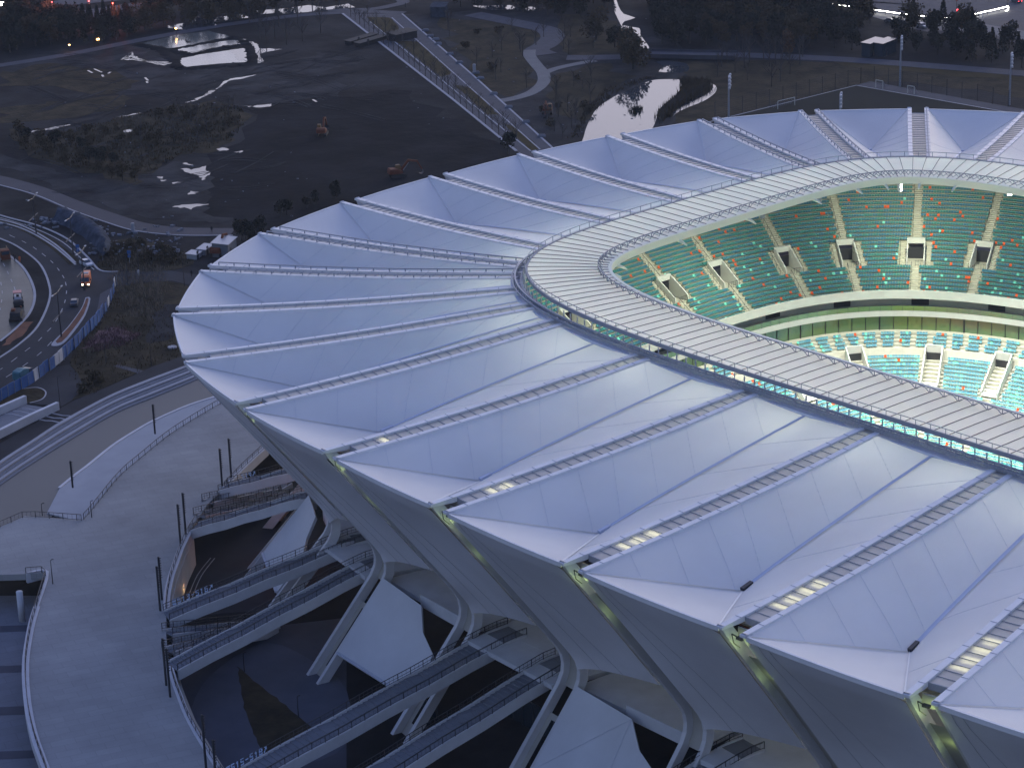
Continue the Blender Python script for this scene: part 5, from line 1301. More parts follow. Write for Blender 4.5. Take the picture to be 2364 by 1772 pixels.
wood([(1500, 8), (1560, -5), (2000, 20), (2010, 62), (1960, 100), (1990, 118), (1800, 112), (1570, 112), (1530, 112), (1520, 70), (1500, 40)], 105, ['round', 'round', 'brown'], 'dense dark tree of the wood between river and lit road', 'wood between river and lit road', .85, 1.35, 5.5)
for x, y in ((1815, 130), (1823, 132), (1680, 30), (1700, 42), (1765, 55), (1880, 70)): plant('orange', P(x, y), 'slim orange-leaved tree at the edge of the dark wood', 'orange trees at the wood edge', tr.uniform(.9, 1.25))
wood([(2085, 70), (2130, 60), (2260, 80), (2270, 100), (2330, 110), (2364, 130), (2364, 160), (2120, 130), (2060, 110)], 24, ['round', 'round', 'conifer'], 'dark tree below the lit crossing', 'trees below the lit crossing', .8, 1.2, 6)
plant('willow', P(2100, 72), 'large round tree standing before the lit rope of the crossing', 'large trees by the crossing', 1.2); plant('willow', P(2228, 78), 'large tall tree right of the lit rope corner', 'tall trees by the crossing', 1.2)
for i in range(30):
    t_ = .03 + .94 * i / 29
    for u, lab, gp in ((.07, 'bare young tree on the outer edge of the avenue', 'bare trees on the outer edge of the avenue'), (.36, 'bare young tree beside the avenue median', 'bare trees beside the median')):
        if u > .2 and i % 2: continue
        plant('bare', avp(t_, u), lab, gp, tr.uniform(.75, 1.05))
wood([(1100, 60), (1380, 60), (1380, 120), (1260, 140), (1130, 100)], 10, ['bare'], 'bare tree on the grass behind the winding path', 'bare trees behind the winding path', .8, 1.3)
wood([(1010, 60), (1220, 80), (1230, 210), (1170, 220), (1100, 180)], 14, ['bare', 'bare', 'bush'], 'bare sapling on the grass left of the winding path', 'saplings left of the winding path', .8, 1.3)
wood([(1250, 220), (1360, 170), (1400, 200), (1350, 290), (1290, 330), (1240, 290)], 22, ['bare', 'bare', 'bush'], 'bare sapling on the soil left of the lake', 'saplings left of the lake', .8, 1.2, 5)
wood([(1700, 115), (1900, 125), (1900, 150), (1720, 150)], 9, ['bare'], 'tall bare tree beside the lake road', 'bare trees beside the lake road', 1.2, 1.7)
wood([(1640, 140), (1900, 160), (1880, 185), (1700, 215), (1660, 190)], 10, ['bare'], 'bare tree on the meadow behind the training pitch', 'bare trees on the meadow', 1.0, 1.5)
wood([(560, 55), (760, 40), (740, 90), (640, 110), (590, 95)], 12, ['bare'], 'bare tree on the mud beside the silty ponds', 'bare trees beside the ponds', 1.0, 1.6)
wood([(x / 2.764, y / 2.764) for x, y in [(80, 850), (400, 900), (850, 1100), (880, 1180), (500, 1090), (150, 960)]], 26, ['brown', 'bush', 'brown', 'round'], 'small brown tree on the lower edge of the scrubby mound', 'small trees on the scrubby mound', .45, .72, 3)
wood([(x / 2.764, y / 2.764) for x, y in [(850, 740), (1500, 680), (1500, 860), (1200, 950), (800, 1000), (500, 950), (300, 900)]], 38, ['bush', 'bush', 'bare'], 'low brown bush on the scrubby mound', 'bushes on the scrubby mound', .7, 1.3, 3)
for x, y, s in ((1545, 1540, .7), (1590, 1530, .62), (1660, 1500, .6), (1790, 1390, .6), (1830, 1370, .55), (1620, 1560, .55), (2140, 1270, .6), (2010, 1300, .45), (1960, 1330, .4)):
    plant('round', C(1, x, y), 'small dark tree close against the stadium roof edge', 'small trees against the roof edge', s)
plant('round', C(2, 1085, 985), 'dark round tree at the foot of the avenue by the roof', 'trees at the foot of the avenue', .8)
for x, y in ((1526, 288), (1532, 280), (1540, 272), (1548, 262), (1558, 254), (1570, 246), (1585, 238), (1600, 232), (1620, 222)): plant('bare', P(x, y), 'twiggy shrub on the right bank of the lake', 'twiggy shrubs on the lake bank', .7)
# reeds round the lake as ground cover
def tufts(name, poly, n, h, m, label=None, seed=3, w=.12, lean=.35):
    r = random.Random(seed); mb = MB(); xs = [p[0] for p in poly]; ys = [p[1] for p in poly]; k = 0
    while k < n:
        x, y = r.uniform(min(xs), max(xs)), r.uniform(min(ys), max(ys))
        if not inpoly(x, y, poly): continue
        p = P(x, y); k += 1
        for j in range(5):
            a = r.uniform(0, 6.28); hh = h * r.uniform(.5, 1.15); d = Vector((math.cos(a), math.sin(a), 0)); b = p + Vector((r.gauss(0, .6), r.gauss(0, .6), 0)); s = Vector((-d.y, d.x, 0)) * w
            mb.add([b - s, b + s, b + d * hh * lean + Vector((0, 0, hh))], [(0, 1, 2)])
    o = mb.build(name, M[m]); tag(o, label, 'ground cover' if label else None, None, 'stuff')
tufts('reeds', [(1575, 184), (1638, 190), (1636, 208), (1600, 228), (1560, 250), (1540, 272), (1524, 285), (1522, 262), (1545, 240), (1568, 222), (1578, 200)], 620, 1.9, 'leafB', 'brown reeds along the right bank of the lake', 71, .16)
tufts('reeds', [(1330, 320), (1360, 265), (1420, 215), (1500, 182), (1505, 176), (1400, 205), (1350, 255), (1318, 320)], 160, .9, 'leafB', 'brown reeds along the left bank of the lake', 72, .14)
tufts('tall_grass', [(260, 600), (330, 575), (390, 610), (380, 680), (350, 745), (300, 730), (262, 680), (258, 640)], 420, 1.3, 'reed', 'pale tall grass on the rough ground beside the hoarding', 73, .08)
tufts('rough_tufts', [(x, y + 5) for x, y in [(245, 690), (290, 660), (420, 700), (410, 820), (300, 865), (190, 915), (175, 870), (165, 845), (185, 790)]], 420, .7, 'leafB', 'brown tufts over the rough grass beside the ring road', 74, .1)
tufts('pink_tufts', [(190, 790), (260, 755), (325, 770), (300, 795), (215, 812)], 260, .8, 'pink', 'pinkish grass tufts beside the hoarding', 75, .09)
tufts('mound_tufts', [(x / 2.764, y / 2.764) for x, y in [(60, 830), (300, 870), (600, 800), (1050, 680), (1500, 660), (1570, 740), (1480, 900), (1150, 1000), (950, 1110), (450, 1080), (90, 920)]], 1100, .9, 'leafB', 'brown scrub covering the mound in the muddy field', 76, .16)
tufts('lake_islet', [(1455, 252), (1475, 250), (1478, 262), (1462, 266)], 50, 1.4, 'leafD', 'dark clump of reeds in the middle of the lake', 77, .14)
tufts('bank_tufts', [(x / 2.764 + 0, y / 2.764 + 500) for x, y in [(700, 180), (900, 170), (1150, 230), (1200, 300), (900, 340), (650, 320), (640, 280)]], 450, .9, 'leafB', 'brown scrub on the bank above the side road', 78, .14)
wood([(x / 2.764, y / 2.764 + 500) for x, y in [(700, 180), (900, 170), (1150, 230), (1200, 300), (900, 330), (680, 310)]], 12, ['bush'], 'brown bush on the bank above the side road', 'bushes above the side road', .7, 1.2, 2.5)
wood([(x / 2.764, y / 2.764 + 500) for x, y in [(600, 1030), (690, 1060), (560, 1120), (500, 1130)]], 5, ['bush'], 'dark bush at the end of the ring road verge', 'bushes at the ring road verge', .7, 1.2, 2)
patch('scrub_bank', Cs(4, [(620, 300), (720, 150), (950, 150), (1180, 220), (1230, 300), (1080, 340), (760, 345), (640, 335)]), Z(4), 'grass', org=(4, 1.5), seed=61)
# grey-blue netted earth bank
rows = []; r2 = random.Random(8)
q0 = smoothline(Cs(4, [(330, 30), (430, 70), (560, 150), (640, 240), (660, 290)]), 4); q1 = smoothline(Cs(4, [(420, -30), (560, 20), (680, 120), (705, 190), (690, 250)]), 4)
mb = MB(); mb.grid([[a.lerp(b, u / 7) + Vector((r2.uniform(-.4, .4), r2.uniform(-.4, .4), 2.4 * math.sin(PI * u / 7) + r2.uniform(0, .5) * (0 < u < 7) + .06)) for u in range(8)] for a, b in zip(q0, q1)])
tag(mb.build('netted_bank', M['tarp'], None, True), 'grey-blue netted heap of earth beside the curved road', 'earth bank')
# ------------------------------------------------------------------ vehicles and machines
def rot(pa, pb): d = pb - pa; return math.atan2(d.y, d.x)
def body_sweep(secs, w):
    """secs: list of (x, zlo, zhi, halfwidth)"""
    mb = MB(); rows = []
    for x, a, b, hw in secs: rows.append([Vector((x, -hw, a)), Vector((x, -hw, (a + b) / 2)), Vector((x, -hw * .9, b)), Vector((x, hw * .9, b)), Vector((x, hw, (a + b) / 2)), Vector((x, hw, a)), Vector((x, -hw, a))])
    mb.grid(rows); n = len(rows) - 1; mb.add(rows[0][:6], [(0, 1, 2, 3, 4, 5)]); mb.add(rows[n][:6], [(5, 4, 3, 2, 1, 0)]); return mb
def wheels(t, xs, hw, r):
    for x in xs:
        for s in (-1, 1):
            mb = MB(); mb.tube([(x, s * (hw - .22), r), (x, s * hw, r)], r, 14); o = lpart(mb, 'wheel', M['rubber'], t)
            mb = MB(); mb.tube([(x, s * hw, r), (x, s * (hw + .02), r)], r * .55, 10); h = lpart(mb, 'rim', M['steel'], o)
def car(loc, rz, paint, label, lights=None, rear=None):
    t = thing('car', loc, label, 'car', None, rz)
    lpart(body_sweep([(-2.2, .35, .85, .78), (-2.1, .3, 1.0, .86), (-.9, .3, 1.02, .9), (.9, .3, .98, .9), (2.0, .3, .82, .84), (2.25, .35, .68, .72)], 1), 'body', paint, t)
    lpart(body_sweep([(-1.75, .95, 1.0, .80), (-1.2, .95, 1.42, .76), (.2, .95, 1.46, .74), (1.0, .93, .98, .78)], 1), 'windows', M['glass'], t)
    mb = MB(); mb.box((-.45, 0, 1.46), 1.4, 1.2, .05); lpart(mb, 'roof', paint, t); wheels(t, (-1.35, 1.4), .88, .33)
    for s in (-1, 1):
        mb = MB(); mb.box((2.2, s * .6, .62), .12, .34, .16); lpart(mb, 'headlight', M['floodW'] if lights else M['steel'], t)
        mb = MB(); mb.box((-2.18, s * .62, .78), .1, .3, .16); lpart(mb, 'tail_light', M['lampR'] if rear else M['redsoil'], t)
    return t
# orange van
fwd = rot(C(4, 560, 400), C(4, 545, 470))
t = thing('van', C(4, 552, 432), 'orange high-roofed van with lit headlights driving towards the junction', 'van', None, fwd)
lpart(body_sweep([(-2.9, .4, 2.5, .96), (-2.8, .35, 2.62, 1.0), (1.3, .35, 2.62, 1.0), (1.75, .35, 2.3, .98), (2.35, .35, 1.4, .97), (2.85, .4, 1.1, .9)], 1), 'body', M['vanorange'], t)
mb = MB(); mb.add([(1.80, -.86, 2.2), (1.80, .86, 2.2), (2.42, .9, 1.42), (2.42, -.9, 1.42)], [(0, 3, 2, 1)]); mb.v = [(a + .04, b, c + .03) for a, b, c in mb.v]; lpart(mb, 'windscreen', M['glass'], t)
for s in (-1, 1):
    mb = MB(); mb.box((2.86, s * .68, .85), .1, .38, .26); lpart(mb, 'headlight', M['floodW'], t); mb = MB(); mb.box((1.9, s * 1.15, 1.7), .2, .2, .4); lpart(mb, 'wing_mirror', M['rubber'], t)
    mb = MB(); mb.box((.9, s * 1.005, 1.8), 1.0, .03, .6); lpart(mb, 'side_window', M['glass'], t)
mb = MB(); mb.box((2.9, 0, .5), .12, 1.8, .3); lpart(mb, 'bumper', M['rubber'], t); mb = MB(); mb.box((-.5, 0, 2.68), 1.2, 1.2, .12); lpart(mb, 'roof_rack', M['seam'], t); wheels(t, (-1.8, 1.9), 1.0, .38)
car(C(4, 552, 312), rot(C(4, 505, 285), C(4, 600, 330)), M['carW'], 'silver car parked at the kerb under the blue sign')
car(C(4, 476, 562), rot(C(4, 470, 590), C(4, 485, 535)), M['carD'], 'dark car driving away beside the traffic island', None, False)
car(P(2056, 52), rot(P(2030, 50), P(2080, 54)), M['carD'], 'dark car with lit headlights on the pale road below the lit rope', True)
car(P(2129, 64), rot(P(2110, 60), P(2140, 68)), M['carW'], 'white car half hidden behind the tree below the lit rope'); car(P(2197, 68), rot(P(2180, 60), P(2200, 70)), M['carW'], 'white car with red tail lights below the lit rope', None, True)
car(P(2262, 74), rot(P(2270, 70), P(2250, 84)), M['carD'], 'car with bright headlights right of the tall tree at the crossing', True); car(P(2346, 6), rot(P(2360, 10), P(2330, 2)), M['carD'], 'dark car braking with red tail lights in the top right corner', None, True)
# covered truck
t = thing('covered_truck', C(4, 150, 1040), 'small truck covered with a teal tarpaulin beside the blue hoarding', 'truck', None, rot(C(4, 100, 1060), C(4, 210, 1000)))
lpart(body_sweep([(-2.4, .7, 2.2, 1.0), (-2.2, .7, 2.5, 1.05), (-.5, .7, 2.7, 1.05), (.9, .7, 2.35, 1.05)], 1), 'tarpaulin', M['teal'], t); lpart(body_sweep([(1.0, .6, 2.0, .95), (1.2, .5, 2.2, 1.0), (2.1, .5, 2.1, 1.0), (2.6, .5, 1.2, .95)], 1), 'cab', M['carD'], t); wheels(t, (-1.5, 1.7), 1.0, .42)
mb = MB(); mb.box((2.38, 0, 1.65), .35, 1.7, .5); lpart(mb, 'windscreen', M['glass'], t)
# tractor-like roller
t = thing('road_roller', C(4, 118, 560), 'road roller with pink canopy and wide black drum on the wet road', 'roller', None, rot(C(4, 100, 520), C(4, 118, 640)))
mb = MB(); mb.tube([(2.2, -1.1, .8), (2.2, 1.1, .8)], .8, 16); lpart(mb, 'drum', M['rubber'], t); lpart(body_sweep([(-2.4, .7, 1.6, .8), (-2.2, .6, 1.8, .9), (.4, .6, 1.8, .9), (.8, .7, 1.4, .8)], 1), 'body', M['seam'], t)
mb = MB(); mb.box((-.3, 0, 3.0), 2.0, 1.9, .16); lpart(mb, 'canopy', mat('faded_pink_paint', (.5, .22, .2), .6), t)
for x in (-1.2, .6):
    for s in (-.85, .85): mb = MB(); mb.beam((x, s, 1.7), (x, s, 2.95), .09, .09); lpart(mb, 'canopy_post', M['dark'], t)
mb = MB(); mb.box((1.5, 0, 1.2), 1.8, 2.4, .5); lpart(mb, 'drum_frame', M['dark'], t); wheels(t, (-1.5,), 1.1, .75)
mb = MB(); mb.box((-.5, 0, 1.95), .6, .6, .5); lpart(mb, 'seat', M['rubber'], t)
t = thing('flatbed_truck', C(4, 28, 262), 'orange truck at the left edge on the wet road', 'truck', None, rot(C(4, 0, 200), C(4, 50, 300)))
lpart(body_sweep([(1.6, .6, 2.5, 1.1), (1.8, .5, 2.8, 1.15), (3.3, .5, 2.7, 1.15), (3.7, .5, 1.7, 1.1)], 1), 'cab', M['orange'], t); mb = MB(); mb.box((-1.2, 0, 1.2), 5.2, 2.3, .25); mb.box((-1.2, 1.1, 1.6), 5.2, .1, .7); mb.box((-1.2, -1.1, 1.6), 5.2, .1, .7); lpart(mb, 'load_bed', M['yellow'], t); mb = MB(); mb.box((3.5, 0, 2.15), .35, 2.0, .8); lpart(mb, 'windscreen', M['glass'], t); wheels(t, (-2.8, -1.6, 2.6), 1.15, .5)
t = thing('paving_machine', C(4, 110, 650), 'dark paving machine with orange parts working behind the roller', 'machine', None, .9)
lpart(body_sweep([(-3.0, .5, 1.6, 1.2), (-2.6, .4, 2.2, 1.3), (.5, .4, 2.4, 1.3), (1.2, .5, 1.5, 1.3), (2.6, .4, 1.2, 1.4)], 1), 'body', M['rubber'], t); mb = MB(); mb.box((-1.2, .5, 2.5), 1.1, .8, .5); mb.box((.6, -1.0, 2.2), .4, .3, 1.1); lpart(mb, 'cover', M['orange'], t); mb = MB()
for s in (-1.3, 1.3): mb.box((-.6, s, .45), 4.2, .45, .85)
lpart(mb, 'crawler_track', M['dark'], t)
def excavator(loc, rz, label, reach=1.0):
    t = thing('excavator', loc, label, 'excavator', 'excavators in the black field', rz)
    for s in (-1, 1):
        mb = MB(); rows = [[Vector((x, s * 1.2 - .3, a)), Vector((x, s * 1.2 - .3, b)), Vector((x, s * 1.2 + .3, b)), Vector((x, s * 1.2 + .3, a)), Vector((x, s * 1.2 - .3, a))] for x, a, b in ((-2.1, .35, .65), (-1.8, .05, .95), (1.8, .05, .95), (2.1, .35, .65))]; mb.grid(rows); mb.add(rows[0][:4], [(0, 1, 2, 3)]); mb.add(rows[3][:4], [(3, 2, 1, 0)]); lpart(mb, 'crawler_track', M['rubber'], t)
    lpart(body_sweep([(-2.5, 1.1, 2.0, 1.2), (-2.2, 1.1, 2.5, 1.35), (-.3, 1.1, 2.3, 1.35), (1.2, 1.1, 1.6, 1.3)], 1), 'house', M['orange'], t)
    c = lpart(body_sweep([(-.2, 1.6, 3.0, .5), (0, 1.5, 3.1, .52), (.9, 1.5, 3.1, .52), (1.35, 1.5, 2.2, .5)], 1), 'cab', M['yellow'], t); c.location = (0, .8, 0)
    mb = MB(); mb.box((.55, 1.33, 2.45), .95, .04, .8); mb.box((1.3, .8, 2.6), .06, .85, .7); lpart(mb, 'cab_window', M['glass'], t)
    mb = MB(); mb.beam((1.0, -.2, 1.8), (3.2, -.2, 4.3), .45, .6); mb.beam((3.0, -.2, 4.3), (5.6, -.2, 3.7), .42, .5); lpart(mb, 'boom', M['orange'], t)
    mb = MB(); mb.beam((5.5, -.2, 3.9), (6.9, -.2, 1.3), .35, .4); lpart(mb, 'arm', M['orange'], t); mb = MB(); mb.beam((1.6, -.2, 1.7), (3.2, -.2, 3.6), .16, .16); lpart(mb, 'ram', M['steel'], t)
    mb = MB(); rows = [[Vector((x, -.75, z)), Vector((x, .35, z))] for x, z in ((6.7, 1.5), (7.2, 1.1), (7.2, .5), (6.7, .15), (6.1, .3))]; mb.grid(rows); mb.grid([[a + Vector((-.05, 0, .05)), b + Vector((-.05, 0, .05))] for a, b in rows[::-1]]); lpart(mb, 'bucket', M['dark'], t)
excavator(P(918, 408), rot(P(918, 408), P(965, 402)), 'orange excavator with outstretched boom close to the stadium rim')
excavator(P(744, 312), rot(P(744, 312), P(752, 300)), 'orange excavator farther out in the black field with a raised boom')
excavator(P(1264, 262), rot(P(1264, 262), P(1262, 270)), 'small orange excavator on the soil beside the lake')
excavator(C(4, 1395, 245), rot(C(4, 1395, 245), C(4, 1450, 200)), 'yellow excavator beside the grey shed under the roof edge')
# shed, containers, rubble
def hut(loc, rz, lx, ly, h, m, label, name='site_shed', slope=.3):
    t = thing(name, loc, label, 'shed' if 'shed' in name else 'container', None, rz); mb = MB(); a, b = lx / 2, ly / 2
    mb.add([(-a, -b, 0), (a, -b, 0), (a, b, 0), (-a, b, 0), (-a, -b, h), (a, -b, h), (a, b, h + slope), (-a, b, h + slope)], [(0, 1, 5, 4), (1, 2, 6, 5), (2, 3, 7, 6), (3, 0, 4, 7)]); lpart(mb, 'wall', M[m], t)
    mb = MB(); mb.add([(-a - .3, -b - .3, h), (a + .3, -b - .3, h), (a + .3, b + .3, h + slope + .05), (-a - .3, b + .3, h + slope + .05), (-a - .3, -b - .3, h + .12), (a + .3, -b - .3, h + .12), (a + .3, b + .3, h + slope + .17), (-a - .3, b + .3, h + slope + .17)], [(3, 2, 1, 0), (4, 5, 6, 7), (0, 1, 5, 4), (1, 2, 6, 5), (2, 3, 7, 6), (3, 0, 4, 7)]); lpart(mb, 'roof', M['steel'] if m in ('shed', 'carW', 'steel') else M[m], t)
    mb = MB(); mb.box((-a * .4, -b - .03, 1.0), 1.0, .06, 2.0); lpart(mb, 'door', M['dark'], t)
    return t
hut(C(4, 1435, 235), .62, 6.5, 4, 3.2, 'shed', 'grey corrugated site shed tucked against the roof edge')
hut(C(4, 1240, 262), .5, 3, 2.5, 1.2, 'carW', 'low white tank beside the site shed', 'tank_container', .1); hut(C(4, 1310, 230), .55, 4.5, 2, 1.4, 'steel', 'low grey container behind the site shed', 'grey_container', .1)
hut(P(780 + 648 / 2.764, 95 / 2.764), .75, 9, 5, 3.4, 'tarp', 'blue container hut beside the top of the avenue', 'blue_container', .1)
hut(P(1564 + 800 / 2.764, 45 / 2.764), .5, 14, 8, 3.5, 'pink', 'long low red-roofed shed at the edge of the wood', 'red_shed', .5)
hut(P(780 + 410 / 2.764, 250 / 2.764), .0, 9, 5, 2.4, 'rubber', 'dark blue shelter standing across the avenue median', 'shelter_shed', .2)
hut(P(1564 + 1245 / 2.764, 345 / 2.764), .2, 9, 3, 4.2, 'glass', 'left dark site container with a pale band beside the lake road', 'site_container', .1); hut(P(1564 + 1325 / 2.764, 345 / 2.764), .2, 9, 3, 4.2, 'glass', 'right dark site container beside the lake road', 'site_container', .1)
for i in range(2): hut(C(2, 150 + i * 60, 262 + 12 * i), .2, 14, 2.5, 1.2, 'rubber', ['dark stack of pipes left of the avenue, upper one', 'dark stack of pipes left of the avenue, lower one'][i], 'pipe_container', .1)
for i, (x, y) in enumerate([(560, 200), (590, 235), (625, 255), (640, 285), (715, 350), (775, 405), (880, 470), (910, 505), (995, 605), (1090, 690), (1200, 785), (1300, 875)]):
    mb = MB(); q = C(2, x, y); mb.box(q + Vector((0, 0, .25)), 2.4, .9, .5, (Vector((.75, -.66, 0)), Vector((.66, .75, 0)), Vector((0, 0, 1)))); mb.box(q + Vector((.3, .2, .6)), 1.8, .7, .25, (Vector((.75, -.66, 0)), Vector((.66, .75, 0)), Vector((0, 0, 1))))
    tag(mb.build('stone_stack', M['paveA']), 'pale stack of kerb stones beside the avenue', 'stones', 'kerb stone stacks beside the avenue')
r3 = random.Random(4); mb = MB()
for i in range(260):
    x, y = (r3.uniform(560, 1180), r3.uniform(60, 250)) if i % 2 else (r3.uniform(0, 640), r3.uniform(-90, 80))
    q = C(4, x, y) if y > 20 or i % 2 else C(4, x * .5 + 250, y * .3 + 40); s = r3.uniform(.15, .7); mb.box(q + Vector((0, 0, s * .3)), s * 1.6, s, s * .7, (Vector((math.cos(i), math.sin(i), 0)), Vector((-math.sin(i), math.cos(i), .2)).normalized(), Vector((0, 0, 1))))
tag(mb.build('rubble', M['paveA']), 'scattered pale rubble on the ground above the curved road', 'rubble', None, 'stuff')
mb = MB()
for i in range(120):
    q = C(2, r3.uniform(430, 2000), r3.uniform(120, 900)) if i % 2 else C(1, r3.uniform(100, 2100), r3.uniform(400, 1400)); s = r3.uniform(.12, .38); mb.box(q + Vector((0, 0, s * .3)), s * 1.8, s, s * .7, (Vector((math.cos(i), math.sin(i), 0)), Vector((-math.sin(i), math.cos(i), .2)).normalized(), Vector((0, 0, 1))))
tag(mb.build('loose_stones', M['paveA']), 'small pale stones scattered over the muddy fields', 'stones', None, 'stuff')
# ------------------------------------------------------------------ people
def person(loc, rz, label, top='cloth', legs='cloth', pose='stand'):
    me = bpy.data.meshes.new('person'); w = 1 if pose == 'walk' else .25
    J = [((0, 0, .95), .13), ((0, 0, 1.18), .14), ((0, 0, 1.42), .16), ((0, 0, 1.53), .06), ((.02, 0, 1.62), .095), ((.02, 0, 1.74), .09),
         ((0, .19, 1.42), .065), ((.03 * w, .26, 1.14), .05), ((.16 * w, .25, .9), .04), ((.2 * w, .25, .82), .035), ((0, -.19, 1.42), .065), ((-.05 * w, -.26, 1.14), .05), ((-.16 * w, -.25, .9), .04), ((-.2 * w, -.25, .82), .035),
         ((0, .1, .88), .1), ((.18 * w, .11, .48), .065), ((.22 * w, .11, .08), .045), ((.34 * w + .1, .12, .04), .04), ((0, -.1, .88), .1), ((-.06 * w, -.11, .48), .065), ((-.3 * w, -.11, .1), .045), ((-.2 * w + .08, -.12, .04), .04)]
    E_ = [(0, 1), (1, 2), (2, 3), (3, 4), (4, 5), (2, 6), (6, 7), (7, 8), (8, 9), (2, 10), (10, 11), (11, 12), (12, 13), (0, 14), (14, 15), (15, 16), (16, 17), (0, 18), (18, 19), (19, 20), (20, 21)]
    me.from_pydata([j[0] for j in J], E_, []); o = bpy.data.objects.new('person', me); COL.objects.link(o); o.location = loc; o.rotation_euler = (0, 0, rz)
    sk = o.modifiers.new('Skin', 'SKIN'); 
    for i, (p_, r_) in enumerate(J): me.skin_vertices[0].data[i].radius = (r_, r_)
    me.skin_vertices[0].data[0].use_root = True
    ss = o.modifiers.new('Subsurf', 'SUBSURF'); ss.levels = 1; ss.render_levels = 1
    me.materials.append(M[top]); tag(o, label, 'person')
    mb = MB(); mb.tube([(.01, 0, 1.60), (.02, 0, 1.72), (.0, 0, 1.81)], [.1, .112, .05], 8); h = lpart(mb, 'hair', M['rubber'], o)
    return o
person(C(1, 1352, 1484), 1.2, 'person in dark clothes walking on the grey path above the side road', pose='walk'); person(C(4, 1224, 385), .4, 'person in dark clothes standing on the side road beside the stadium')
person(C(4, 95, 285), 2.0, 'left of the two road workers beside the wet road kerb', 'cloth'); person(C(4, 126, 292), 1.0, 'road worker in an orange vest beside the wet road kerb', 'hivis'); person(C(4, 885, 378), 1.0, 'person in pale clothes on the side road kerb', 'whiteout'); person(P(780 + 432 / 2.764, 50 / 2.764), 0, 'person in dark clothes on the park road at the top', pose='walk')
person(P(2196, 54), 0, 'left of two people waiting below the lit rope corner'); person(P(2203, 52), 1, 'right of two people waiting below the lit rope corner')
# ------------------------------------------------------------------ lit crossing, far lamps
patch('far_road', Cs(3, [(600, -120), (1100, -20), (1130, 30), (1200, 95), (1450, 175), (1800, 250), (2000, 240), (2400, 330), (2700, 340), (2800, -150)]), Z(3), 'asphaltL')
for a, b in (((1130, 30), (2400, 130)), ((1200, -10), (2400, 60))): band('far_road_lane', [C(3, *a), C(3, *b)], 14, Z(4), 'avenue', sm_=0)
patch('far_pavement', Cs(3, [(1200, 95), (1230, 70), (1460, 95), (1800, 130), (2211, 200), (2400, 240), (2400, 300), (2100, 235), (1800, 215), (1450, 165)]), Z(5), 'pathL')
patch('crossing_island', Cs(3, [(1790, 118), (1900, 95), (2115, 50), (2115, 75), (1930, 112), (1800, 135)]), Z(6), 'pathL')
rp = [C(3, *q, 1.4) for q in [(880, 8), (945, 18), (1010, 30), (1150, 48), (1300, 70), (1450, 90), (1500, 95), (1600, 108), (1680, 114), (1780, 118), (1840, 104), (1900, 90), (2000, 68), (2110, 42)]]
pts = resample(rp, 1.2); t = thing('light_rope', rp[0], 'barrier with a glowing white rope of lights along the far crossing', 'light rope'); mb = MB(); r5 = random.Random(2)
pts = [p + Vector((0, 0, r5.uniform(-.05, .05))) for p in pts]
for i, (a, b) in enumerate(zip(pts, pts[1:])): 
    mb.beam(a, b, .22, .22)
mb.beam(pts[-1], pts[-1] - Vector((0, 0, 1.2)), .3, .3); mb.beam(pts[0], pts[0] - Vector((0, 0, 1.3)), .3, .3); mb.beam(pts[-1] - Vector((0, 0, 1.2)), C(3, 2095, 72, .2), .3, .3)
o = mb.build('glowing_rope', M['lampW']); link_parent(o, t)
post_parts([Vector((p.x, p.y, 0)) for p in pts[::5]][:100], 1.35, .1, M['dark'], t)
def signal(loc, h, label, m='lampR'):
    t = thing('traffic_light', loc, label, 'traffic light'); mb = MB(); mb.tube([(0, 0, 0), (0, 0, h)], .12, 6); lpart(mb, 'pole', M['dark'], t); mb = MB(); mb.box((0, 0, h + .4), .5, .5, 1.3); lpart(mb, 'housing', M['dark'], t); mb = MB(); mb.box((-.3, -.3, h + .7), .55, .55, .55); lpart(mb, 'lit_lens', M[m], t)
signal(P(2208, 32), 4.5, 'red traffic light standing highest beyond the lit rope'); signal(P(2210, 46), 2.6, 'red traffic light right behind the corner of the lit rope'); signal(P(2326, 20), 3.0, 'red traffic light at the right end of the lit rope')
t = thing('blue_sign', P(2268, 52), 'blue road sign leaning by the lit rope corner', 'sign', None, .7); mb = MB(); mb.tube([(0, 0, 0), (0, 0, 2)], .08, 6); lpart(mb, 'post', M['steel'], t); mb = MB(); mb.box((0, 0, 2.4), 3.0, .1, 1.4); lpart(mb, 'sign_board', M['blueH'], t)
for x, y, lab in ((500, 262, 'blue round and square road signs on a post behind the silver car'), (828, 300, 'small blue sign on a post in the scrub above the side road')):
    t = thing('blue_sign', C(4, x, y), lab, 'sign', None, -.8); mb = MB(); mb.tube([(0, 0, 0), (0, 0, 2.6)], .06, 6); lpart(mb, 'post', M['steel'], t); mb = MB(); mb.box((0, 0, 2.9), .9, .08, .9); mb.box((0, 0, 1.9), .7, .08, .7); lpart(mb, 'sign_board', M['blueH'], t)
mesh_fence(Cs(3, [(1900, 245), (2150, 262), (2500, 300)]), 1.6, 3.5, 'low dark fence along the far pavement at the right edge', 2)
def farlamp(px, py, h, m, label, e=0, col=(1, .5, .2), s=.5):
    loc = at_top(px, py, h, 0); t = thing('far_lamp', loc, label, 'lamp'); mb = MB(); mb.tube([(0, 0, 0), (0, 0, h)], .1, 5); lpart(mb, 'pole', M['dark'], t); mb = MB(); mb.box((0, 0, h), s, s, s * .8); lpart(mb, 'lamp_head', M[m], t)
    if e:
        l = bpy.data.lights.new('far_lamp_light', 'POINT'); l.energy = e; l.color = col; l.shadow_soft_size = .3; o = bpy.data.objects.new('far_lamp_light', l); COL.objects.link(o); o.location = loc + Vector((-1, -1, h + .6))
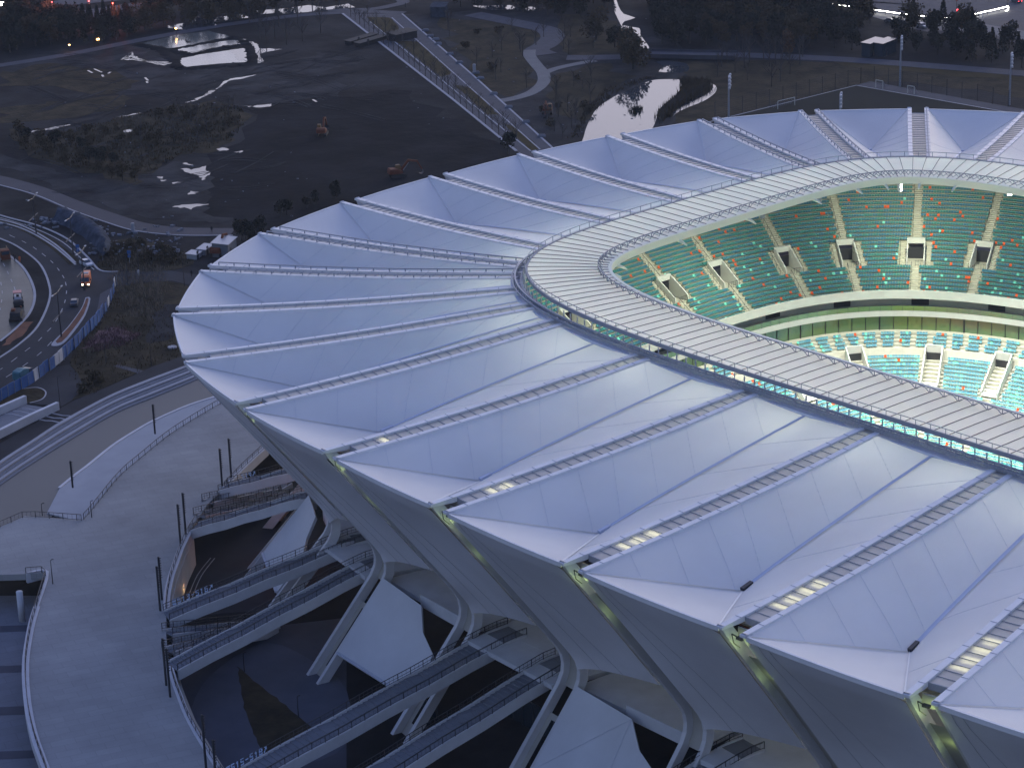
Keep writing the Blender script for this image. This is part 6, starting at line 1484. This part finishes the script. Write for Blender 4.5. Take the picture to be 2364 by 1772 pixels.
farlamp(4, 9, 8, 'lampW', 'brilliant white lamp in the top left corner', 0, s=1.3); farlamp(29, 22, 5, 'lampB', 'blue lamp near the top left corner', 0, s=.8); farlamp(35, 25, 4.5, 'lampY', 'warm orange lamp beside the blue one near the top left corner', 400, s=.9)
farlamp(226, 91, 2.0, 'lampY', 'small yellow path lamp at the foot of the conifers', 60, s=.7); farlamp(406, 66, 2.0, 'lampY', 'small yellow path lamp at the foot of the willows', 40, s=.5); farlamp(160, 104, 2.0, 'lampY', 'dim yellow path lamp at the foot of the dark wood', 120, s=.4)
farlamp(205, 3, 9, 'lampR', 'lamp on the red-lit road, left', 5200, (1, .22, .16), .3); farlamp(260, 8, 9, 'lampR', 'lamp on the red-lit road, right', 5200, (1, .25, .16), .3); farlamp(120, 5, 9, 'lampR', 'lamp above the pink-lit hedge', 3000, (1, .3, .25), .3)
patch('red_lit_road', [P(x, y) for x, y in [(60, 30), (110, 35), (170, 28), (290, 10), (330, 5), (330, 20), (290, 36), (200, 42), (110, 56), (70, 50)]], Z(4), 'avenue')
patch('red_lit_road', [P(x, y) for x, y in [(60, 10), (330, -20), (330, -4), (70, 22)]], Z(4), 'avenue')
mb = MB(); mb.tube([C(1, 850, 1480), C(1, 850, 1480) + Vector((0, 0, 2.3))], .45, 10); tag(mb.build('concrete_pipe', M['kerb']), 'upright grey concrete pipe below the path', 'pipe')
mb = MB(); mb.tube([C(2, 872, 470), C(2, 872, 470) + Vector((0, 0, 3.0))], .5, 8); tag(mb.build('concrete_pipe', M['kerb']), 'upright grey pipe among the stone stacks beside the avenue', 'pipe')
mb = MB(); q = C(4, 1100, 838); mb.tube([q, q + Vector((0, 0, .35))], 1.0, 14); tag(mb.build('manhole_shaft', M['kerb']), 'round pale manhole in the bare ground beside the stadium', 'manhole')
# bridge over the pond
mb = MB(); a, b = P(1500, 132), P(1700, 136); d = (b - a).normalized(); n = Vector((-d.y, d.x, 0))
tag(MB.build((lambda m_: (m_.beam(a + Vector((0, 0, .8)), b + Vector((0, 0, .8)), 7.5, .7), m_.beam(a + n * 3.7 + Vector((0, 0, 1.5)), b + n * 3.7 + Vector((0, 0, 1.5)), .2, .7), m_.beam(a - n * 3.7 + Vector((0, 0, 1.5)), b - n * 3.7 + Vector((0, 0, 1.5)), .2, .7), m_)[-1])(mb), 'bridge', M['avenue']), 'low flat bridge carrying the lake road between lake and pond', 'bridge')
for p_ in [q for v in PR.values() for q in v]:
    if p_.name not in used:
        for c_ in list(p_.children): bpy.data.objects.remove(c_)
        bpy.data.objects.remove(p_)

# ------------------------------------------------------------------ thin dusk air
mb = MB(); mb.box((150, 250, 92), 2600, 2600, 188); hz = mb.build('haze', [], None); hz['kind'] = 'stuff'
hm = bpy.data.materials.new('haze'); hm.use_nodes = True; hn = hm.node_tree.nodes; hn.clear(); ho = hn.new('ShaderNodeOutputMaterial'); hv = hn.new('ShaderNodeVolumePrincipled')
hv.inputs['Color'].default_value = (.66, .80, 1.0, 1); hv.inputs['Density'].default_value = 0.00005; hv.inputs['Anisotropy'].default_value = .2
hm.node_tree.links.new(hv.outputs[0], ho.inputs['Volume']); hz.data.materials.append(hm)
